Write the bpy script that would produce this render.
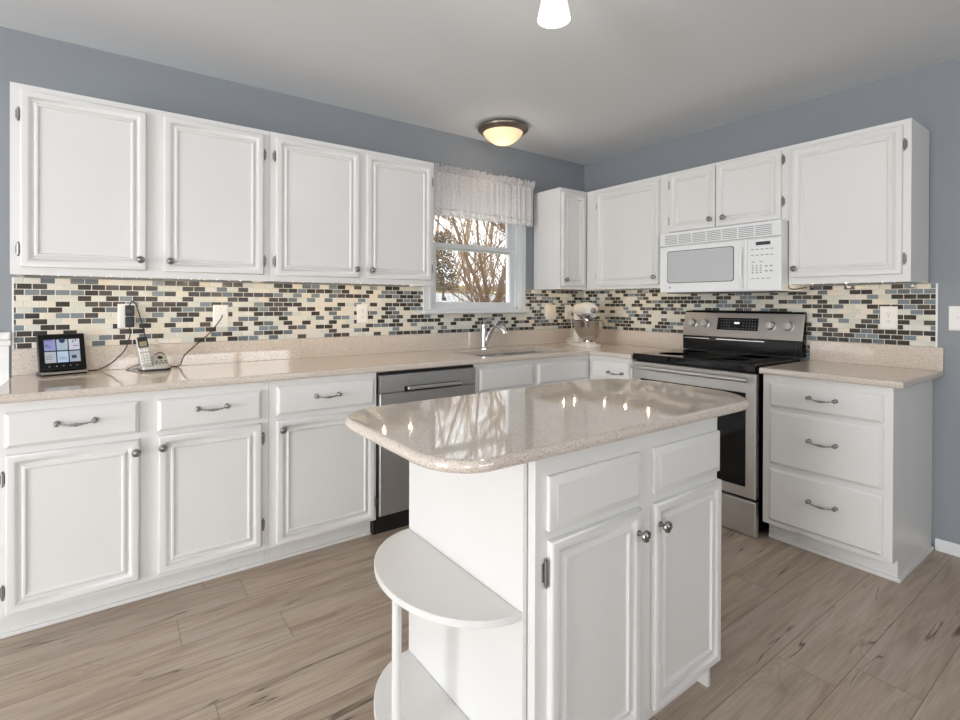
import bpy, bmesh, math, random
from mathutils import Vector, Matrix
random.seed(7)
PI = math.pi
for o in list(bpy.data.objects): bpy.data.objects.remove(o)
SC = bpy.context.scene
COL = SC.collection

# ------------------------------------------------------------------ camera
cam = bpy.data.objects.new('camera', bpy.data.cameras.new('camera'))
COL.objects.link(cam)
cR = Vector((0.8076687, -0.5896261, 0.0035016)); cU = Vector((-0.0006033, 0.0051123, 0.9999868)); cF = Vector((0.5896362, 0.8076602, -0.0037734))
M = Matrix.Identity(4)
for i in range(3):
    M[i][0] = cR[i]; M[i][1] = cU[i]; M[i][2] = -cF[i]
M[0][3], M[1][3], M[2][3] = -3.3655, -3.0675, 1.2317
cam.matrix_world = M
cam.data.sensor_width = 36; cam.data.lens = 508.93/960*36
cam.data.shift_y = -(360-305.235)/960
cam.data.clip_start = .05; cam.data.clip_end = 200
SC.camera = cam

# ------------------------------------------------------------------ world, light, exposure
SC.view_settings.view_transform = 'Standard'
SC.view_settings.look = 'None'
SC.view_settings.gamma = 1
SC.view_settings.exposure = -0.06
wd = bpy.data.worlds.new('sky'); SC.world = wd; wd.use_nodes = True
wn = wd.node_tree.nodes; bg = wn['Background']
bg.inputs[0].default_value = (0.93, 0.97, 1.0, 1); bg.inputs[1].default_value = 3.3

def area(name, loc, direction, sx, sy, power, color):
    l = bpy.data.lights.new(name, 'AREA'); l.shape = 'RECTANGLE'; l.size = sx; l.size_y = sy
    l.energy = power; l.color = color
    o = bpy.data.objects.new(name, l); COL.objects.link(o); o.location = loc
    o.rotation_euler = Vector(direction).to_track_quat('-Z', 'Z').to_euler()
    return o
# fill lamps added at three unseen openings behind the camera, standing in for daylight
area('daylight_patio_door', (-5.75, -5.68, 1.25), (0, 1, 0.10), 2.3, 2.2, 54, (0.94, 0.97, 1.0))
area('fill_lamp_dining_side', (-8.46, -2.7, 1.30), (1, 0, 0.14), 3.0, 1.8, 290, (0.94, 0.97, 1.0))
area('fill_lamp_rear', (-2.15, -5.68, 1.65), (0, 1, 0.0), 2.4, 0.95, 18, (0.94, 0.97, 1.0))

# ------------------------------------------------------------------ material helpers
def new_mat(name, col, rough=.5, metal=0., **kw):
    m = bpy.data.materials.new(name); m.use_nodes = True
    b = m.node_tree.nodes['Principled BSDF']
    b.inputs['Base Color'].default_value = (*col, 1)
    b.inputs['Roughness'].default_value = rough
    b.inputs['Metallic'].default_value = metal
    for k, v in kw.items(): b.inputs[k].default_value = v
    return m
class N:
    """small node graph helper"""
    def __init__(s, m): s.t = m.node_tree; s.b = s.t.nodes['Principled BSDF']
    def add(s, ty, **kw):
        n = s.t.nodes.new(ty)
        for k, v in kw.items(): setattr(n, k, v)
        return n
    def put(s, sock, v):
        if isinstance(v, (int, float)): sock.default_value = v
        elif isinstance(v, tuple): sock.default_value = v
        else: s.t.links.new(v, sock)
    def math(s, op, a, b=0., c=0.):
        n = s.add('ShaderNodeMath', operation=op)
        s.put(n.inputs[0], a); s.put(n.inputs[1], b); s.put(n.inputs[2], c); return n.outputs[0]
    def mix(s, f, a, b):
        n = s.add('ShaderNodeMix', data_type='RGBA')
        s.put(n.inputs[0], f); s.put(n.inputs[6], a); s.put(n.inputs[7], b); return n.outputs[2]
    def coord(s):
        c = s.add('ShaderNodeTexCoord'); return c.outputs['Object']
    def sep(s, v):
        n = s.add('ShaderNodeSeparateXYZ'); s.put(n.inputs[0], v); return n.outputs
    def comb(s, x, y, z):
        n = s.add('ShaderNodeCombineXYZ'); s.put(n.inputs[0], x); s.put(n.inputs[1], y); s.put(n.inputs[2], z); return n.outputs[0]
    def mapping(s, v, scale):
        n = s.add('ShaderNodeMapping'); s.put(n.inputs[0], v); n.inputs['Scale'].default_value = scale; return n.outputs[0]
    def noise(s, v, scale, detail=3, rough=.5, dist=0.):
        n = s.add('ShaderNodeTexNoise'); s.put(n.inputs['Vector'], v); n.inputs['Scale'].default_value = scale
        n.inputs['Detail'].default_value = detail; n.inputs['Roughness'].default_value = rough; n.inputs['Distortion'].default_value = dist
        return n.outputs[0]
    def white(s, v):
        n = s.add('ShaderNodeTexWhiteNoise'); n.noise_dimensions = '3D'; s.put(n.inputs['Vector'], v); return n.outputs
    def ramp(s, f, stops, interp='LINEAR'):
        n = s.add('ShaderNodeValToRGB'); r = n.color_ramp; r.interpolation = interp
        while len(r.elements) < len(stops): r.elements.new(.5)
        for e, (p, c) in zip(r.elements, stops):
            e.position = p; e.color = (*c, 1) if len(c) == 3 else c
        s.put(n.inputs[0], f); return n.outputs[0]
    def bump(s, h, strength, dist=.01):
        n = s.add('ShaderNodeBump'); n.inputs['Strength'].default_value = strength; n.inputs['Distance'].default_value = dist
        s.put(n.inputs['Height'], h); s.t.links.new(n.outputs[0], s.b.inputs['Normal'])
def lin(r, g, b):
    f = lambda c: ((c/255+.055)/1.055)**2.4 if c/255 > .04045 else c/255/12.92
    return (f(r), f(g), f(b))

def painted(name, col, rough, amp=.02, scale=6., bump=.02):
    m = new_mat(name, col, rough); n = N(m); c = n.coord()
    f = n.noise(c, scale, 4)
    d = tuple(x*(1-amp) for x in col)+(1,); e = tuple(min(1, x*(1+amp)) for x in col)+(1,)
    n.put(n.b.inputs['Base Color'], n.mix(f, d, e))
    n.bump(n.noise(c, 180., 2), bump, .002)
    return m
WHITE = painted('white_cabinet_paint', lin(231, 229, 226), .33)
WALL = painted('blue_grey_wall_paint', lin(145, 149, 154), .7, .03, 2.)
CEIL = painted('ceiling_paint', lin(229, 231, 233), .85, .02, 3., .08)
TRIMW = painted('white_trim_paint', lin(236, 236, 235), .4)
VINYL = painted('white_window_vinyl', lin(225, 228, 230), .4)
APPW = painted('white_appliance_enamel', lin(240, 240, 239), .22, .01)
CREAM = painted('cream_plastic', lin(238, 230, 218), .4, .01)
MIXW = painted('cream_white_enamel', lin(240, 232, 220), .2, .01)
PLW = painted('white_plastic', lin(240, 238, 234), .35, .01)
BLK = new_mat('black_plastic', (.012, .012, .013), .35)
BLKG = new_mat('black_glass', (.005, .005, .006), .05, 0., **{'Specular IOR Level': .35})
BLKE = new_mat('black_enamel', (.008, .008, .009), .12, 0., **{'Specular IOR Level': .3})
GREYP = new_mat('grey_print', (.25, .25, .26), .5)
DGREY = new_mat('dark_grey_display', (.05, .055, .06), .2)
PEW = new_mat('antique_pewter', (.33, .32, .31), .30, 1.)
DPEW = new_mat('dark_hinge_metal', (.30, .29, .28), .36, .95)
CHR = new_mat('chrome', (.78, .79, .8), .12, 1.)
SILV = new_mat('silver_plastic', lin(196, 194, 188), .35, .35)
BRONZE = new_mat('brushed_bronze', lin(138, 127, 116), .35, .9)
BARKW = new_mat('tan_cord', lin(150, 120, 92), .6)
def steel(name, col, rough, vert=False):
    m = new_mat(name, col, rough, 1.); n = N(m); c = n.coord()
    sc = (400., 400., 6.) if vert else (6., 6., 400.)
    f = n.noise(n.mapping(c, sc), 1., 2)
    n.put(n.b.inputs['Roughness'], n.math('MULTIPLY_ADD', f, .14, rough-.05))
    n.bump(f, .05, .001)
    return m
STEEL = steel('brushed_stainless_steel', (.62, .605, .585), .40)
STEELD = steel('dark_stainless_steel', (.50, .50, .50), .45, True)
STEELH = steel('bright_steel_bar', (.72, .71, .70), .24)
STEELG = steel('warm_stainless_steel', (.50, .465, .435), .36)
BOWL = steel('polished_steel_bowl', (.62, .58, .55), .16)
def granite():
    m = new_mat('speckled_quartz', lin(214, 202, 189), .05); m.node_tree.nodes['Principled BSDF'].inputs['IOR'].default_value = 1.9; n = N(m); c = n.coord()
    a = n.noise(c, 400., 2, .6); b = n.noise(c, 290., 2, .6); w = n.noise(c, 9., 3)
    base = n.mix(w, (*lin(224, 210, 196), 1), (*lin(215, 201, 187), 1))
    base = n.mix(n.ramp(a, [(.0, (0, 0, 0)), (.55, (0, 0, 0)), (.62, (1, 1, 1))]), base, (*lin(236, 230, 222), 1))
    dk = n.ramp(b, [(.0, (1, 1, 1)), (.36, (1, 1, 1)), (.41, (0, 0, 0))])
    base = n.mix(n.math('MULTIPLY', dk, .75), base, (*lin(110, 92, 80), 1))
    vo = n.add('ShaderNodeTexVoronoi'); n.put(vo.inputs['Vector'], c); vo.inputs['Scale'].default_value = 235.
    sp = n.math('LESS_THAN', vo.outputs['Distance'], .2)
    wn_ = n.math('LESS_THAN', n.white(vo.outputs['Position'])[0], .32)
    base = n.mix(n.math('MULTIPLY', n.math('MULTIPLY', sp, wn_), .8), base, (*lin(92, 84, 78), 1))
    n.put(n.b.inputs['Base Color'], base)
    return m
QUARTZ = granite()
def floor_mat():
    m = new_mat('oak_plank_floor', (.4, .33, .27), .42); n = N(m); c = n.coord(); x, y, z = n.sep(c)
    W, L = .182, 1.5
    row = n.math('FLOOR', n.math('DIVIDE', n.math('ADD', y, .06), W))
    rr = n.white(n.comb(row, 3., 1.))[0]
    xs = n.math('ADD', n.math('DIVIDE', x, L), n.math('MULTIPLY', rr, 7.31))
    colm = n.math('FLOOR', xs)
    wh = n.white(n.comb(row, colm, 5.))
    pr = wh[0]
    off = n.comb(n.math('MULTIPLY', pr, 37.), n.math('MULTIPLY', pr, 91.), 0.)
    v = n.add('ShaderNodeVectorMath', operation='ADD'); n.put(v.inputs[0], c); n.put(v.inputs[1], off); v = v.outputs[0]
    g1 = n.noise(n.mapping(v, (1.1, 11., 1.)), 1.6, 6, .62, 1.2)
    g2 = n.noise(n.mapping(v, (2.2, 75., 1.)), 2.2, 5, .65, .5)
    g3 = n.noise(n.mapping(v, (.8, 3.5, 1.)), 1.3, 3, .5, 1.)
    base = n.ramp(g1, [(.30, lin(158, 138, 119)), (.5, lin(188, 170, 151)), (.70, lin(205, 190, 172))])
    base = n.mix(n.math('MULTIPLY', n.ramp(g2, [(.38, (1, 1, 1)), (.62, (0, 0, 0))]), .42), base, (*lin(152, 132, 116), 1))
    base = n.mix(n.math('MULTIPLY', n.ramp(g3, [(.45, (0, 0, 0)), (.7, (1, 1, 1))]), .40), base, (*lin(186, 177, 168), 1))
    # rings around the knots: distorted rings in stretched plank space, only in sparse patches
    kn = n.noise(n.mapping(v, (1.7, 6.5, 1.)), 1.2, 1, .5, .6)
    rg = n.math('SINE', n.math('MULTIPLY', kn, 150.))
    pk = n.ramp(kn, [(.60, (0, 0, 0)), (.68, (1, 1, 1))])
    base = n.mix(n.math('MULTIPLY', n.math('MULTIPLY', n.math('MULTIPLY_ADD', rg, .5, .5), pk), .22), base, (*lin(138, 116, 98), 1))
    # dark grain splits and knots
    ck = n.noise(n.mapping(v, (.75, 11., 1.)), 1.5, 2, .5, .25)
    ckm = n.ramp(n.math('ABSOLUTE', n.math('SUBTRACT', ck, .5)), [(.0, (1, 1, 1)), (.005, (.7, .7, .7)), (.013, (0, 0, 0))])
    gate = n.ramp(n.noise(n.mapping(v, (1.3, 5., 1.)), 1.5, 2), [(.56, (0, 0, 0)), (.62, (1, 1, 1))])
    base = n.mix(n.math('MULTIPLY', n.math('MULTIPLY', ckm, gate), .85), base, (*lin(70, 52, 40), 1))
    vo = n.add('ShaderNodeTexVoronoi'); n.put(vo.inputs['Vector'], n.mapping(v, (1.1, 2.6, 0.))); vo.inputs['Scale'].default_value = 1.1
    kk = n.ramp(vo.outputs['Distance'], [(.0, (1, 1, 1)), (.03, (.8, .8, .8)), (.06, (0, 0, 0))])
    base = n.mix(n.math('MULTIPLY', kk, .75), base, (*lin(88, 68, 54), 1))
    tint = n.ramp(pr, [(0, (.90, .90, .91)), (.5, (1., .99, .98)), (1, (1.06, 1.04, 1.02))])
    mx = n.add('ShaderNodeMix', data_type='RGBA', blend_type='MULTIPLY'); mx.inputs[0].default_value = 1
    n.put(mx.inputs[6], base); n.put(mx.inputs[7], tint); base = mx.outputs[2]
    fy = n.math('FRACT', n.math('DIVIDE', n.math('ADD', y, .06), W)); fx = n.math('FRACT', xs)
    gy = n.math('LESS_THAN', n.math('MINIMUM', fy, n.math('SUBTRACT', 1., fy)), .009)
    gx = n.math('LESS_THAN', n.math('MINIMUM', fx, n.math('SUBTRACT', 1., fx)), .0009)
    gap = n.math('MAXIMUM', gy, gx)
    base = n.mix(n.math('MULTIPLY', gap, .55), base, (*lin(84, 70, 60), 1))
    n.put(n.b.inputs['Base Color'], base)
    n.put(n.b.inputs['Roughness'], n.math('MULTIPLY_ADD', g2, .15, .36))
    n.bump(n.math('SUBTRACT', n.math('MULTIPLY', g2, .25), gap), .12, .003)
    return m
FLOOR = floor_mat()
def tile_mat(name, axis, seed):
    m = new_mat(name, (.8, .8, .8), .1); n = N(m); c = n.coord(); s = n.sep(c)
    W, H = .0536, .02683
    u = s[0] if axis == 'x' else s[1]
    z = n.math('SUBTRACT', s[2], 1.0195)
    rowf = n.math('DIVIDE', z, H); row = n.math('FLOOR', rowf)
    sh = n.math('MULTIPLY', n.math('MODULO', n.math('ADD', row, 100.), 2.), .5)
    uf = n.math('ADD', n.math('DIVIDE', u, W), sh); colm = n.math('FLOOR', uf)
    w = n.white(n.comb(colm, row, seed))
    k = n.ramp(w[0], [(0, lin(52, 48, 44)), (.16, lin(74, 70, 66)), (.27, lin(42, 40, 38)), (.39, lin(122, 134, 143)),
                      (.50, lin(100, 110, 118)), (.585, lin(224, 222, 213)), (.72, lin(212, 214, 204)), (.88, lin(228, 220, 205))], 'CONSTANT')
    st = n.noise(n.mapping(c, (8., 8., 160.)), 1., 3)
    k = n.mix(n.math('MULTIPLY', st, .10), k, (*lin(205, 200, 190), 1))
    fx = n.math('FRACT', uf); fz = n.math('FRACT', rowf)
    ex = n.math('MULTIPLY', n.math('MINIMUM', fx, n.math('SUBTRACT', 1., fx)), W)
    ez = n.math('MULTIPLY', n.math('MINIMUM', fz, n.math('SUBTRACT', 1., fz)), H)
    e = n.math('MINIMUM', ex, ez); g = n.math('LESS_THAN', e, .0017)
    k = n.mix(g, k, (*lin(228, 222, 210), 1))
    n.put(n.b.inputs['Base Color'], k)
    n.put(n.b.inputs['Roughness'], n.math('MULTIPLY_ADD', g, .6, .16)); n.b.inputs['Specular IOR Level'].default_value = .25
    n.bump(n.math('MINIMUM', e, .003), .6, 1.)
    return m
TILEX = tile_mat('mosaic_tile_window_wall', 'x', 2.)
TILEY = tile_mat('mosaic_tile_range_wall', 'y', 9.)
def glass_mat():
    m = bpy.data.materials.new('window_glass'); m.use_nodes = True; t = m.node_tree
    t.nodes.remove(t.nodes['Principled BSDF']); out = t.nodes['Material Output']
    tr = t.nodes.new('ShaderNodeBsdfTransparent'); gl = t.nodes.new('ShaderNodeBsdfGlossy'); gl.inputs['Roughness'].default_value = .02
    fr = t.nodes.new('ShaderNodeFresnel'); fr.inputs[0].default_value = 1.45; mx = t.nodes.new('ShaderNodeMixShader')
    t.links.new(fr.outputs[0], mx.inputs[0]); t.links.new(tr.outputs[0], mx.inputs[1]); t.links.new(gl.outputs[0], mx.inputs[2])
    t.links.new(mx.outputs[0], out.inputs[0]); return m
GLASS = glass_mat()
def sheer_mat(name, col, tp):
    m = bpy.data.materials.new(name); m.use_nodes = True; t = m.node_tree
    t.nodes.remove(t.nodes['Principled BSDF']); out = t.nodes['Material Output']
    d = t.nodes.new('ShaderNodeBsdfDiffuse'); d.inputs[0].default_value = (*col, 1)
    l = t.nodes.new('ShaderNodeBsdfTranslucent'); l.inputs[0].default_value = (*col, 1)
    tr = t.nodes.new('ShaderNodeBsdfTransparent')
    a = t.nodes.new('ShaderNodeMixShader'); a.inputs[0].default_value = .35
    b = t.nodes.new('ShaderNodeMixShader')
    co = t.nodes.new('ShaderNodeTexCoord'); no = t.nodes.new('ShaderNodeTexNoise'); no.inputs['Scale'].default_value = 120
    rp = t.nodes.new('ShaderNodeMapRange'); rp.inputs[1].default_value = .4; rp.inputs[2].default_value = .6; rp.inputs[3].default_value = tp*.4; rp.inputs[4].default_value = tp*1.6
    t.links.new(co.outputs['Object'], no.inputs['Vector']); t.links.new(no.outputs[0], rp.inputs[0]); t.links.new(rp.outputs[0], b.inputs[0])
    t.links.new(d.outputs[0], a.inputs[1]); t.links.new(l.outputs[0], a.inputs[2])
    t.links.new(a.outputs[0], b.inputs[1]); t.links.new(tr.outputs[0], b.inputs[2]); t.links.new(b.outputs[0], out.inputs[0]); return m
SHEER = sheer_mat('sheer_white_voile', lin(240, 237, 238), .16)
LACE = sheer_mat('white_lace', lin(245, 242, 240), .3)
def glow(name, col, strength):
    m = new_mat(name, col, .4); b = m.node_tree.nodes['Principled BSDF']
    b.inputs['Emission Color'].default_value = (*col, 1); b.inputs['Emission Strength'].default_value = strength; return m
AMBER = glow('lit_alabaster_glass', lin(252, 222, 180), .68)
FROST = glow('lit_frosted_glass', (1., .985, .96), .72)
BEAD = glow('warm_lamp_bead', (1., .72, .36), 9.)
LED = glow('clock_digits', (.75, .85, .9), .8)
BARK = painted('tree_bark', lin(112, 88, 66), .9, .3, 9., .3)
BARKD = painted('pale_twigs', lin(140, 116, 92), .9, .3, 9., .3)
LEAF = painted('dry_brown_foliage', lin(92, 78, 50), .8, .4, 5., .1)
GRASS = painted('winter_lawn', lin(136, 126, 74), .95, .35, 1.2, .3)
FENCE = painted('white_vinyl_fence', lin(196, 198, 202), .5, .03)
WOODS = painted('woodland_bank', lin(152, 140, 104), .95, .4, .9, .3)

# ------------------------------------------------------------------ mesh helpers
class MB:
    def __init__(s): s.bm = bmesh.new(); s.mats = []; s.cur = 0
    def mat(s, m):
        if m not in s.mats: s.mats.append(m)
        s.cur = s.mats.index(m); return s
    def _merge(s, t, mtx=None):
        bmesh.ops.recalc_face_normals(t, faces=t.faces)
        for f in t.faces: f.material_index = s.cur
        if mtx is not None: bmesh.ops.transform(t, matrix=mtx, verts=t.verts)
        me = bpy.data.meshes.new('tmp'); t.to_mesh(me); t.free(); s.bm.from_mesh(me); bpy.data.meshes.remove(me); return s
    def box(s, x0, x1, y0, y1, z0, z1, bev=.0, seg=2, mtx=None):
        t = bmesh.new(); bmesh.ops.create_cube(t, size=1)
        for v in t.verts: v.co = Vector(((x0+x1)/2+v.co.x*abs(x1-x0), (y0+y1)/2+v.co.y*abs(y1-y0), (z0+z1)/2+v.co.z*abs(z1-z0)))
        if bev > 0:
            bev = min(bev, .49*min(abs(x1-x0), abs(y1-y0), abs(z1-z0)))
            bmesh.ops.bevel(t, geom=t.edges[:], offset=bev, segments=seg, profile=.5, affect='EDGES')
        return s._merge(t, mtx)
    def tube(s, pts, r, seg=10, caps=True, mtx=None):
        pts = [Vector(p) for p in pts]; n = len(pts); rr = r if isinstance(r, (list, tuple)) else [r]*n
        t = bmesh.new(); prev = None; up = None
        for i, p in enumerate(pts):
            d = (pts[min(i+1, n-1)]-pts[max(i-1, 0)]).normalized()
            if up is None: up = d.orthogonal().normalized()
            else:
                up = up-d*up.dot(d); up = up.normalized() if up.length > 1e-6 else d.orthogonal().normalized()
            w = d.cross(up)
            ring = [t.verts.new(p+(up*math.cos(a)+w*math.sin(a))*rr[i]) for a in [2*PI*k/seg for k in range(seg)]]
            if prev:
                for k in range(seg): t.faces.new((prev[k], prev[(k+1) % seg], ring[(k+1) % seg], ring[k]))
            elif caps: t.faces.new(ring)
            prev = ring
        if caps: t.faces.new(prev)
        return s._merge(t, mtx)
    def lathe(s, c, prof, axis=(0, 0, 1), seg=24, mtx=None, sx=1., sy=1.):
        """prof: list of (radius, height) along axis from c"""
        q = Vector(axis).to_track_quat('Z', 'Y'); t = bmesh.new(); prev = None
        for (r, h) in prof:
            if r < 1e-5: ring = [t.verts.new((0, 0, h))]
            else: ring = [t.verts.new((r*math.cos(2*PI*k/seg)*sx, r*math.sin(2*PI*k/seg)*sy, h)) for k in range(seg)]
            if prev:
                for k in range(seg):
                    a, b = prev[k % len(prev)], prev[(k+1) % len(prev)]; e, f = ring[k % len(ring)], ring[(k+1) % len(ring)]
                    vs = []
                    for v in (a, b, f, e):
                        if v not in vs: vs.append(v)
                    if len(vs) > 2:
                        try: t.faces.new(vs)
                        except ValueError: pass
            prev = ring
        if len(prev) > 2 and prof[-1] != prof[0]: t.faces.new(prev)
        bmesh.ops.holes_fill(t, edges=t.edges[:], sides=0)
        m = Matrix.Translation(Vector(c)) @ q.to_matrix().to_4x4()
        if mtx is not None: m = mtx @ m
        return s._merge(t, m)
    def ball(s, c, r, mtx=None, seg=20, scale=(1, 1, 1)):
        t = bmesh.new(); bmesh.ops.create_uvsphere(t, u_segments=seg, v_segments=max(8, seg*2//3), radius=1)
        for v in t.verts: v.co = Vector((c[0]+v.co.x*r*scale[0], c[1]+v.co.y*r*scale[1], c[2]+v.co.z*r*scale[2]))
        return s._merge(t, mtx)
    def rings(s, fr, rects, back=True):
        """nested rectangles (u0,u1,v0,v1,n) mapped by fr -> a moulded panel"""
        t = bmesh.new(); prev = None
        for (u0, u1, v0, v1, n) in rects:
            ring = [t.verts.new(fr(*q)) for q in ((u0, v0, n), (u1, v0, n), (u1, v1, n), (u0, v1, n))]
            if prev:
                for k in range(4): t.faces.new((prev[k], prev[(k+1) % 4], ring[(k+1) % 4], ring[k]))
            elif back: t.faces.new(ring)
            prev = ring
        t.faces.new(prev)
        return s._merge(t)
    def prism(s, pts, z0, z1, bt=0., bb=0., seg=3, mtx=None):
        """outline (x,y) extruded from z0 to z1, with rounded upper/lower edges"""
        t = bmesh.new(); f = t.faces.new([t.verts.new((x, y, z0)) for x, y in pts])
        e = bmesh.ops.extrude_face_region(t, geom=[f]); vs = [g for g in e['geom'] if isinstance(g, bmesh.types.BMVert)]
        for v in vs: v.co.z = z1
        t.edges.ensure_lookup_table()
        top = [x for x in t.edges if all(abs(v.co.z-z1) < 1e-6 for v in x.verts)]
        bot = [x for x in t.edges if all(abs(v.co.z-z0) < 1e-6 for v in x.verts)]
        if bt: bmesh.ops.bevel(t, geom=top, offset=bt, segments=seg, profile=.5, affect='EDGES')
        if bb:
            bot = [x for x in bot if x.is_valid]
            bmesh.ops.bevel(t, geom=bot, offset=bb, segments=seg, profile=.5, affect='EDGES')
        return s._merge(t, mtx)
    def sheet(s, grid, closed=False):
        t = bmesh.new(); vs = [[t.verts.new(p) for p in row] for row in grid]
        for i in range(len(vs)-1):
            for j in range(len(vs[0])-1): t.faces.new((vs[i][j], vs[i][j+1], vs[i+1][j+1], vs[i+1][j]))
        return s._merge(t)

def world_loc(o):
    v = Vector((0, 0, 0))
    while o is not None: v += o.location; o = o.parent
    return v
def obj(name, mb, mat=None, parent=None, angle=35, at=None):
    """link mb as ONE mesh object; geometry was written in world coordinates"""
    me = bpy.data.meshes.new(name)
    off = world_loc(parent) if parent is not None else (Vector(at) if at else Vector((0, 0, 0)))
    bmesh.ops.translate(mb.bm, vec=-off, verts=mb.bm.verts)
    mb.bm.to_mesh(me); mb.bm.free()
    if mat is not None and not mb.mats: me.materials.append(mat)
    for m in mb.mats: me.materials.append(m)
    for p in me.polygons: p.use_smooth = True
    me.set_sharp_from_angle(angle=math.radians(angle))
    o = bpy.data.objects.new(name, me); COL.objects.link(o)
    w = o.modifiers.new('flat_faces', 'WEIGHTED_NORMAL'); w.keep_sharp = True; w.weight = 80
    if parent is not None: o.parent = parent
    elif at: o.location = Vector(at)
    return o
def thing(name, label, cat, loc=(0, 0, 0), group=None):
    o = bpy.data.objects.new(name, None); o.empty_display_size = .05; COL.objects.link(o); o.location = loc
    o['label'] = label; o['category'] = cat
    if group: o['group'] = group
    return o
def tag(o, label, cat, group=None, kind=None):
    o['label'] = label; o['category'] = cat
    if group: o['group'] = group
    if kind: o['kind'] = kind
    return o
def struct(name, mb, mat=None, parent=None, **k):
    o = obj(name, mb, mat, parent, **k)
    if parent is None: o['kind'] = 'structure'
    return o

# fronts: u along the wall, v up, n out into the room
def FB(d): return lambda u, v, n: Vector((u, -(d+n), v))       # faces -y
def FR(d): return lambda u, v, n: Vector((-(d+n), u, v))       # faces -x
NB = Vector((0, -1, 0)); NR = Vector((-1, 0, 0))

def door_mesh(fr, u0, u1, v0, v1, t=.019, w=.022):
    R = [(0, 0), (0, t-.006), (.0025, t-.002), (.007, t), (w, t), (w+.005, t-.0015), (w+.015, t-.0105), (w+.019, t-.0105), (w+.026, t-.003), (w+.032, t-.003), (w+.037, t-.009)]
    mb = MB(); mb.rings(fr, [(u0+i, u1-i, v0+i, v1-i, n) for i, n in R]); return mb
def slab_mesh(fr, u0, u1, v0, v1, t=.019, b=.012):
    mb = MB(); R = [(0, 0), (0, t-.009), (.003, t-.006), (b-.002, t-.0015), (b, t)]
    mb.rings(fr, [(u0+i, u1-i, v0+i, v1-i, n) for i, n in R]); return mb
def knob_mesh(p, n):
    mb = MB(); mb.lathe(p, [(.0085, 0), (.0085, .002), (.0055, .004), (.005, .012), (.008, .016), (.0145, .020), (.0165, .0245), (.0150, .029), (.0100, .0315), (.0085, .0305), (.006, .0325), (0, .0335)], n, 20); return mb
def pull_mesh(p, along, n, L=.112):
    mb = MB(); p = Vector(p); a = Vector(along)
    for s in (-1, 1):
        c = p+a*s*L/2
        mb.lathe(c, [(.0105, 0), (.0105, .003), (.0085, .006), (.005, .008), (.005, .017), (.0088, .019), (.0092, .024), (.006, .028), (0, .029)], n, 14)
    K = 15; pts = []; rr = []
    for i in range(K):
        t = -1+2*i/(K-1)
        pts.append(p+a*t*(L/2)+n*(.022+.006*(1-t*t))+Vector((0, 0, -.0075*(1-t*t))))
        rr.append(.0028+.0030*math.exp(-(t/.28)**2)+.0008*math.cos(t*22))
    mb.tube(pts, rr, 10); return mb
def hinge_mesh(p, n, h=.046):
    """semi-wrapped hinge: leaf on the frame and a barrel with finials"""
    mb = MB(); p = Vector(p); side = Vector((0, 0, 1)).cross(n)
    mb.tube([p+n*.007+Vector((0, 0, z)) for z in (-h/2-.006, -h/2-.003, -h/2, -h/2+.001, h/2-.001, h/2, h/2+.003, h/2+.006)],
            [.0012, .004, .0022, .0050, .0050, .0022, .004, .0012], 10)
    q = Matrix.Translation(p) @ Matrix((( side.x, n.x, 0, 0), (side.y, n.y, 0, 0), (side.z, n.z, 1, 0), (0, 0, 0, 1)))
    mb.box(-.009, .009, .0, .004, -h*.36, h*.36, .0012, 1, q)
    return mb

# ------------------------------------------------------------------ room shell
ZC = 2.4465
X0, Y0 = -8.4, -5.6
mb = MB(); mb.box(X0-.15, .15, Y0-.15, .15, -.1, 0); struct('floor', mb, FLOOR)
mb = MB(); mb.box(X0-.15, .15, Y0-.15, .15, ZC, ZC+.1); struct('ceiling', mb, CEIL)
def wall_mesh(fr, u0, u1, z0, z1, holes, th=.13):
    """wall slab behind plane n=0 with rectangular holes (u0,u1,z0,z1)"""
    us = sorted({u0, u1, *[h[0] for h in holes], *[h[1] for h in holes]}); zs = sorted({z0, z1, *[h[2] for h in holes], *[h[3] for h in holes]})
    t = bmesh.new()
    for i in range(len(us)-1):
        for j in range(len(zs)-1):
            cu, cz = (us[i]+us[i+1])/2, (zs[j]+zs[j+1])/2
            if any(h[0] < cu < h[1] and h[2] < cz < h[3] for h in holes): continue
            t.faces.new([t.verts.new(fr(a, b, 0)) for a, b in ((us[i], zs[j]), (us[i+1], zs[j]), (us[i+1], zs[j+1]), (us[i], zs[j+1]))])
    bmesh.ops.remove_doubles(t, verts=t.verts, dist=1e-5)
    e = bmesh.ops.extrude_face_region(t, geom=t.faces[:])
    d = fr(0, 0, -th)-fr(0, 0, 0)
    bmesh.ops.translate(t, vec=d, verts=[g for g in e['geom'] if isinstance(g, bmesh.types.BMVert)])
    mb = MB(); mb._merge(t); return mb
WX0, WX1, WZ0, WZ1 = -1.553, -.757, 1.19, 2.10           # kitchen window opening
struct('wall_back', wall_mesh(FB(0), X0-.13, .13, 0, ZC, [(WX0, WX1, WZ0, WZ1)]), WALL)
struct('wall_right', wall_mesh(FR(0), Y0, -.0005, 0, ZC, []), WALL)
struct('wall_front', wall_mesh(lambda u, v, n: Vector((u, Y0+n, v)), X0, .0, 0, ZC, [(-6.9, -4.6, .02, 2.12), (-3.4, -.9, 1.15, 2.15)]), WALL)
struct('wall_left', wall_mesh(lambda u, v, n: Vector((X0+n, u, v)), Y0, 0, 0, ZC, [(-4.2, -1.2, .4, 2.2)]), WALL)
# base boards
mb = MB(); mb.box(-.014, -.0005, Y0+.02, -2.356, 0, .062, .004); struct('baseboard_right', mb, TRIMW)
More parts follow.
